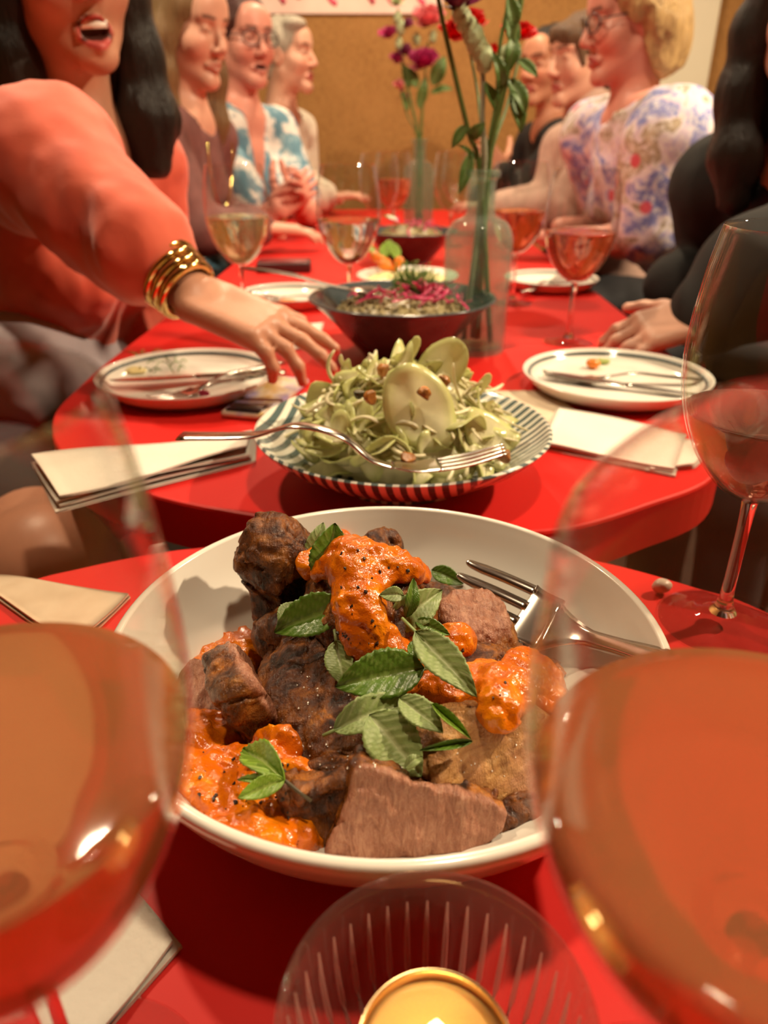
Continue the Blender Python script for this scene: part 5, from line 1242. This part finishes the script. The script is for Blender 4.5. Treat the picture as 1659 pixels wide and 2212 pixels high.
# --- woman in coral reaching over the table
wr1 = V(-.200, .800, .112); el1 = V(-.375, .915, .235)
tip = at(770, 792, .735); dh = (tip - wr1).normalized()
def coral_extra(root, o, L, S, F, U, sc, nb, Fb, axn, St):
    ts = [L(.018 * math.cos(t), .0925 - .004 * abs(math.cos(t)), -.0605) - o for t in [math.pi * i / 8 for i in range(9)]]
    link('teeth', pydata([p for t in ts for p in (t + U * .0022, t - U * .0068, t - U * .0068 - F * .006, t + U * .0022 - F * .006)], [(4 * i + a, 4 * i + 4 + a, 4 * i + 4 + (a + 1) % 4, 4 * i + (a + 1) % 4) for i in range(8) for a in range(4)]), plain('teeth', (.92, .88, .80), .2), root)
    # stacked bangles on the wrist
    ax_ = (wr1 - el1).normalized(); u = ax_.orthogonal().normalized(); w = ax_.cross(u)
    for i in range(6):
        c = wr1 - ax_ * (.012 + .0105 * i) - o; r = .0315 + .0012 * i
        link('bangle', tube([c + (u * math.cos(t) + w * math.sin(t)) * r for t in [2 * math.pi * k / 32 for k in range(33)]], .0046, 10, up=ax_), GOLD, root)
    sk = Body(); sk.ell(nb - axn * .36, (.175, .145, .13), np.array(Matrix((St, Fb, axn)).transposed()), .03); sk.cone(nb - axn * .30 + Fb * .02 + St * .06, nb - axn * .30 + Fb * .06 + St * .12, .10, .085, .05)
    me = sk.mesh(.006, 0, lambda p: .012 * fbm(p, 12, 3), disp=.012); recenter(me, o); link('skirt', me, GREYC, root)
person('smiling woman in coral top with black hair reaching across the table', V(-.412, 1.150, .449), (.60, -.80), (-.04, .10), sc=.95, tf=(.95, -.30), hip=V(-.60, 1.18, -.20), nb=V(-.435, 1.175, .262), shr=V(-.455, 1.03, .232), shl=V(-.40, 1.32, .215),
       skin=SK_TAN, cloth=CORAL, mouth=.016, hair=dict(f=h_long(length=.24, vol=.034, fc=.064), m=HB, amp=.010), arms={'r': dict(e=el1, w=wr1, hand=(dh, Vector((.25, -.30, 1)), Vector((0, 1, 0)), dict(curl=(.12, .22, .45, .6), thumb_out=.55, s=1.0))), 'l': dict(e=V(-.42, 1.36, -.02), w=V(-.44, 1.20, -.12))},
       sleeve='push', sleeve_r=.024, neckline='scoop', clothname='coral_top', trousers=DENIM, who='the woman in coral', voxel=.0034, extra=coral_extra, fold=.018, knees=[V(-.345, .655, -.135), V(-.20, 1.15, -.24)], bare_leg=True, blush=.4)
# --- woman with long dark blonde hair
def neckl(root, o, L, S, F, U, sc, nb, Fb, axn, St):
    pts = [nb + St * .075 * math.cos(t) + Fb * (.10 + .045 * abs(math.sin(t))) - axn * (.02 + .14 * math.sin(t)) - o for t in [math.pi * i / 14 for i in range(15)]]
    link('necklace', tube(pts, .0024, 6), GOLD, root)
person('woman with long dark blonde hair looking down beside the coral top', at(408, 66, 2.02), (.86, -.50), (-.18, .0), sc=.93, tf=(.95, -.2), hip=V(-.66, 2.04, -.2), skin=SK_PALE, cloth=MAUVE, hair=dict(f=h_long(length=.27, vol=.036, fc=.066), m=HBL), arms={'r': dict(e=V(-.44, 1.86, .065), w=V(-.30, 1.95, .06), hand=(Vector((1, .3, -.1)), Vector((0, 0, 1)), Vector((0, 1, 0)))), 'l': dict(e=V(-.50, 2.17, .065), w=V(-.34, 2.07, .06))},
       neckline='crew', lips=.5, clothname='mauve_top', trousers=DENIM, who='the woman with long dark blonde hair', extra=neckl)
# --- woman with glasses in blue print dress
hc = at(640, 440, 2.30)
person('woman with dark red hair and glasses in blue and white print dress', at(526, 92, 2.47), (.66, -.75), (-.05, .0), sc=.94, tf=(.85, -.5), hip=V(-.62, 2.54, -.2), skin=SK_ROSY, cloth=BLUEP, mouth=.004, hair=dict(f=h_tied(False, True), m=HRED), arms={'r': dict(e=V(-.355, 2.315, .045), w=hc + Vector((-.055, -.02, -.01)), hand=(Vector((.8, .2, .55)), Vector((.2, -.9, .1)), Vector((0, .2, 1)), dict(curl=(.5, .5, .5, .5)))),
       'l': dict(e=V(-.24, 2.52, .04), w=hc + Vector((-.005, .06, -.01)), hand=(Vector((.25, -.75, .6)), Vector((.9, .2, .2)), Vector((-.2, 0, 1)), dict(curl=(.5, .5, .5, .5))))}, neckline='v', lips=.6, sleeve='short', clothname='print_dress', trousers=DENIM, who='the woman in the blue print dress', extra=eyeglasses(), build=1.06, bust=.06)
# --- person with short silver hair
person('person with short silver hair in white shirt near the cork wall', at(620, 124, 2.95), (.95, -.30), (.03, .0), sc=.92, tf=(.95, -.25), hip=V(-.58, 3.02, -.2), skin=SK_PALE, cloth=WHITEC, hair=dict(f=h_short, m=HGREY, amp=.007), arms={'r': dict(e=V(-.34, 2.82, .078), w=V(-.21, 2.92, .06), hand=(Vector((1, .2, .1)), Vector((0, 0, 1)), Vector((0, 1, 0)))), 'l': dict(e=V(-.32, 3.16, .078), w=V(-.22, 3.04, .06))},
       neckline='crew', clothname='white_shirt', trousers=DENIM, who='the person with silver hair', fold=.010, sleeve_r=.02)
# --- right row, farthest
person('farthest diner with dark hair in black top on the right side', at(1183, 146, 2.88), (-.78, -.60), (-.03, 0), sc=.95, tf=(-1, -.2), hip=V(.76, 2.92, -.2), skin=SK_WARM, cloth=BLACKC, hair=dict(f=h_tied(False, True), m=HB), arms={'r': dict(e=V(.48, 3.08, .068), w=V(.35, 2.98, .06)), 'l': dict(e=V(.46, 2.76, .068), w=at(1085, 375, 2.76), hand=(Vector((-.6, .1, .7)), Vector((.3, -.9, 0)), Vector((0, 0, 1)), dict(curl=(.6, .6, .6, .6))))},
       neckline='crew', clothname='black_top', trousers=DENIM, who='the farthest diner in black')
person('diner with brown fringe in beige knit sweater on the right side', at(1257, 132, 2.42), (-.92, -.38), (-.06, 0), sc=.94, tf=(-1, -.15), hip=V(.80, 2.46, -.2), skin=SK_PALE, cloth=BEIGEC, hair=dict(f=h_tied(True, True), m=HBR), arms={'r': dict(e=V(.53, 2.55, .078), w=V(.36, 2.52, .06)), 'l': dict(e=V(.52, 2.26, .078), w=V(.36, 2.34, .06), hand=(Vector((-1, .3, .2)), Vector((0, 0, 1)), Vector((0, 1, 0))))},
       neckline='high', clothname='knit_sweater', trousers=DENIM, who='the diner with brown fringe', sleeve_r=.02)
person('woman with blonde bob and glasses in floral blouse on the right', at(1362, 52, 1.94), (-.985, -.10), (-.12, .0), sc=.95, tf=(-1, -.12), hip=V(.92, 1.98, -.2), skin=SK_ROSY, cloth=FLORAL, hair=dict(f=h_bob, m=HBLO, amp=.020, str=.35, fs=34), arms={'l': dict(e=at(1400, 520, 1.76), w=V(.43, 1.84, .05), hand=(Vector((-1, .3, 0)), Vector((0, 0, 1)), Vector((0, 1, 0)))), 'r': dict(e=V(.66, 2.18, .04), w=V(.46, 2.06, .05))},
       neckline='crew', sleeve='short', clothname='floral_blouse', trousers=DENIM, who='the woman in the floral blouse', extra=eyeglasses(), build=1.28, sleeve_r=.034, fold=.014, folds_scale=14, blush=.9, bust=.065)
p8 = at(1790, 20, 1.16)
person('dark haired person in black cut off by the right edge', p8, (-.45, -.89), (-.02, 0), sc=.96, tf=(-.95, -.3), hip=V(.90, 1.22, -.2), skin=SK_PALE, cloth=BLACKC, hair=dict(f=h_long(length=.24, vol=.030), m=HB), arms={'l': dict(e=at(1640, 600, .99), w=at(1535, 680, .985), hand=(Vector((-.95, -.1, -.22)), Vector((-.1, -.35, 1)), Vector((0, 1, 0)), dict(curl=(.5, .55, .6, .6)))), 'r': dict(e=V(.64, 1.42, .03), w=V(.50, 1.32, .03))},
       neckline='crew', clothname='black_shirt', trousers=DENIM, who='the person in black', sleeve_r=.026, build=1.12)
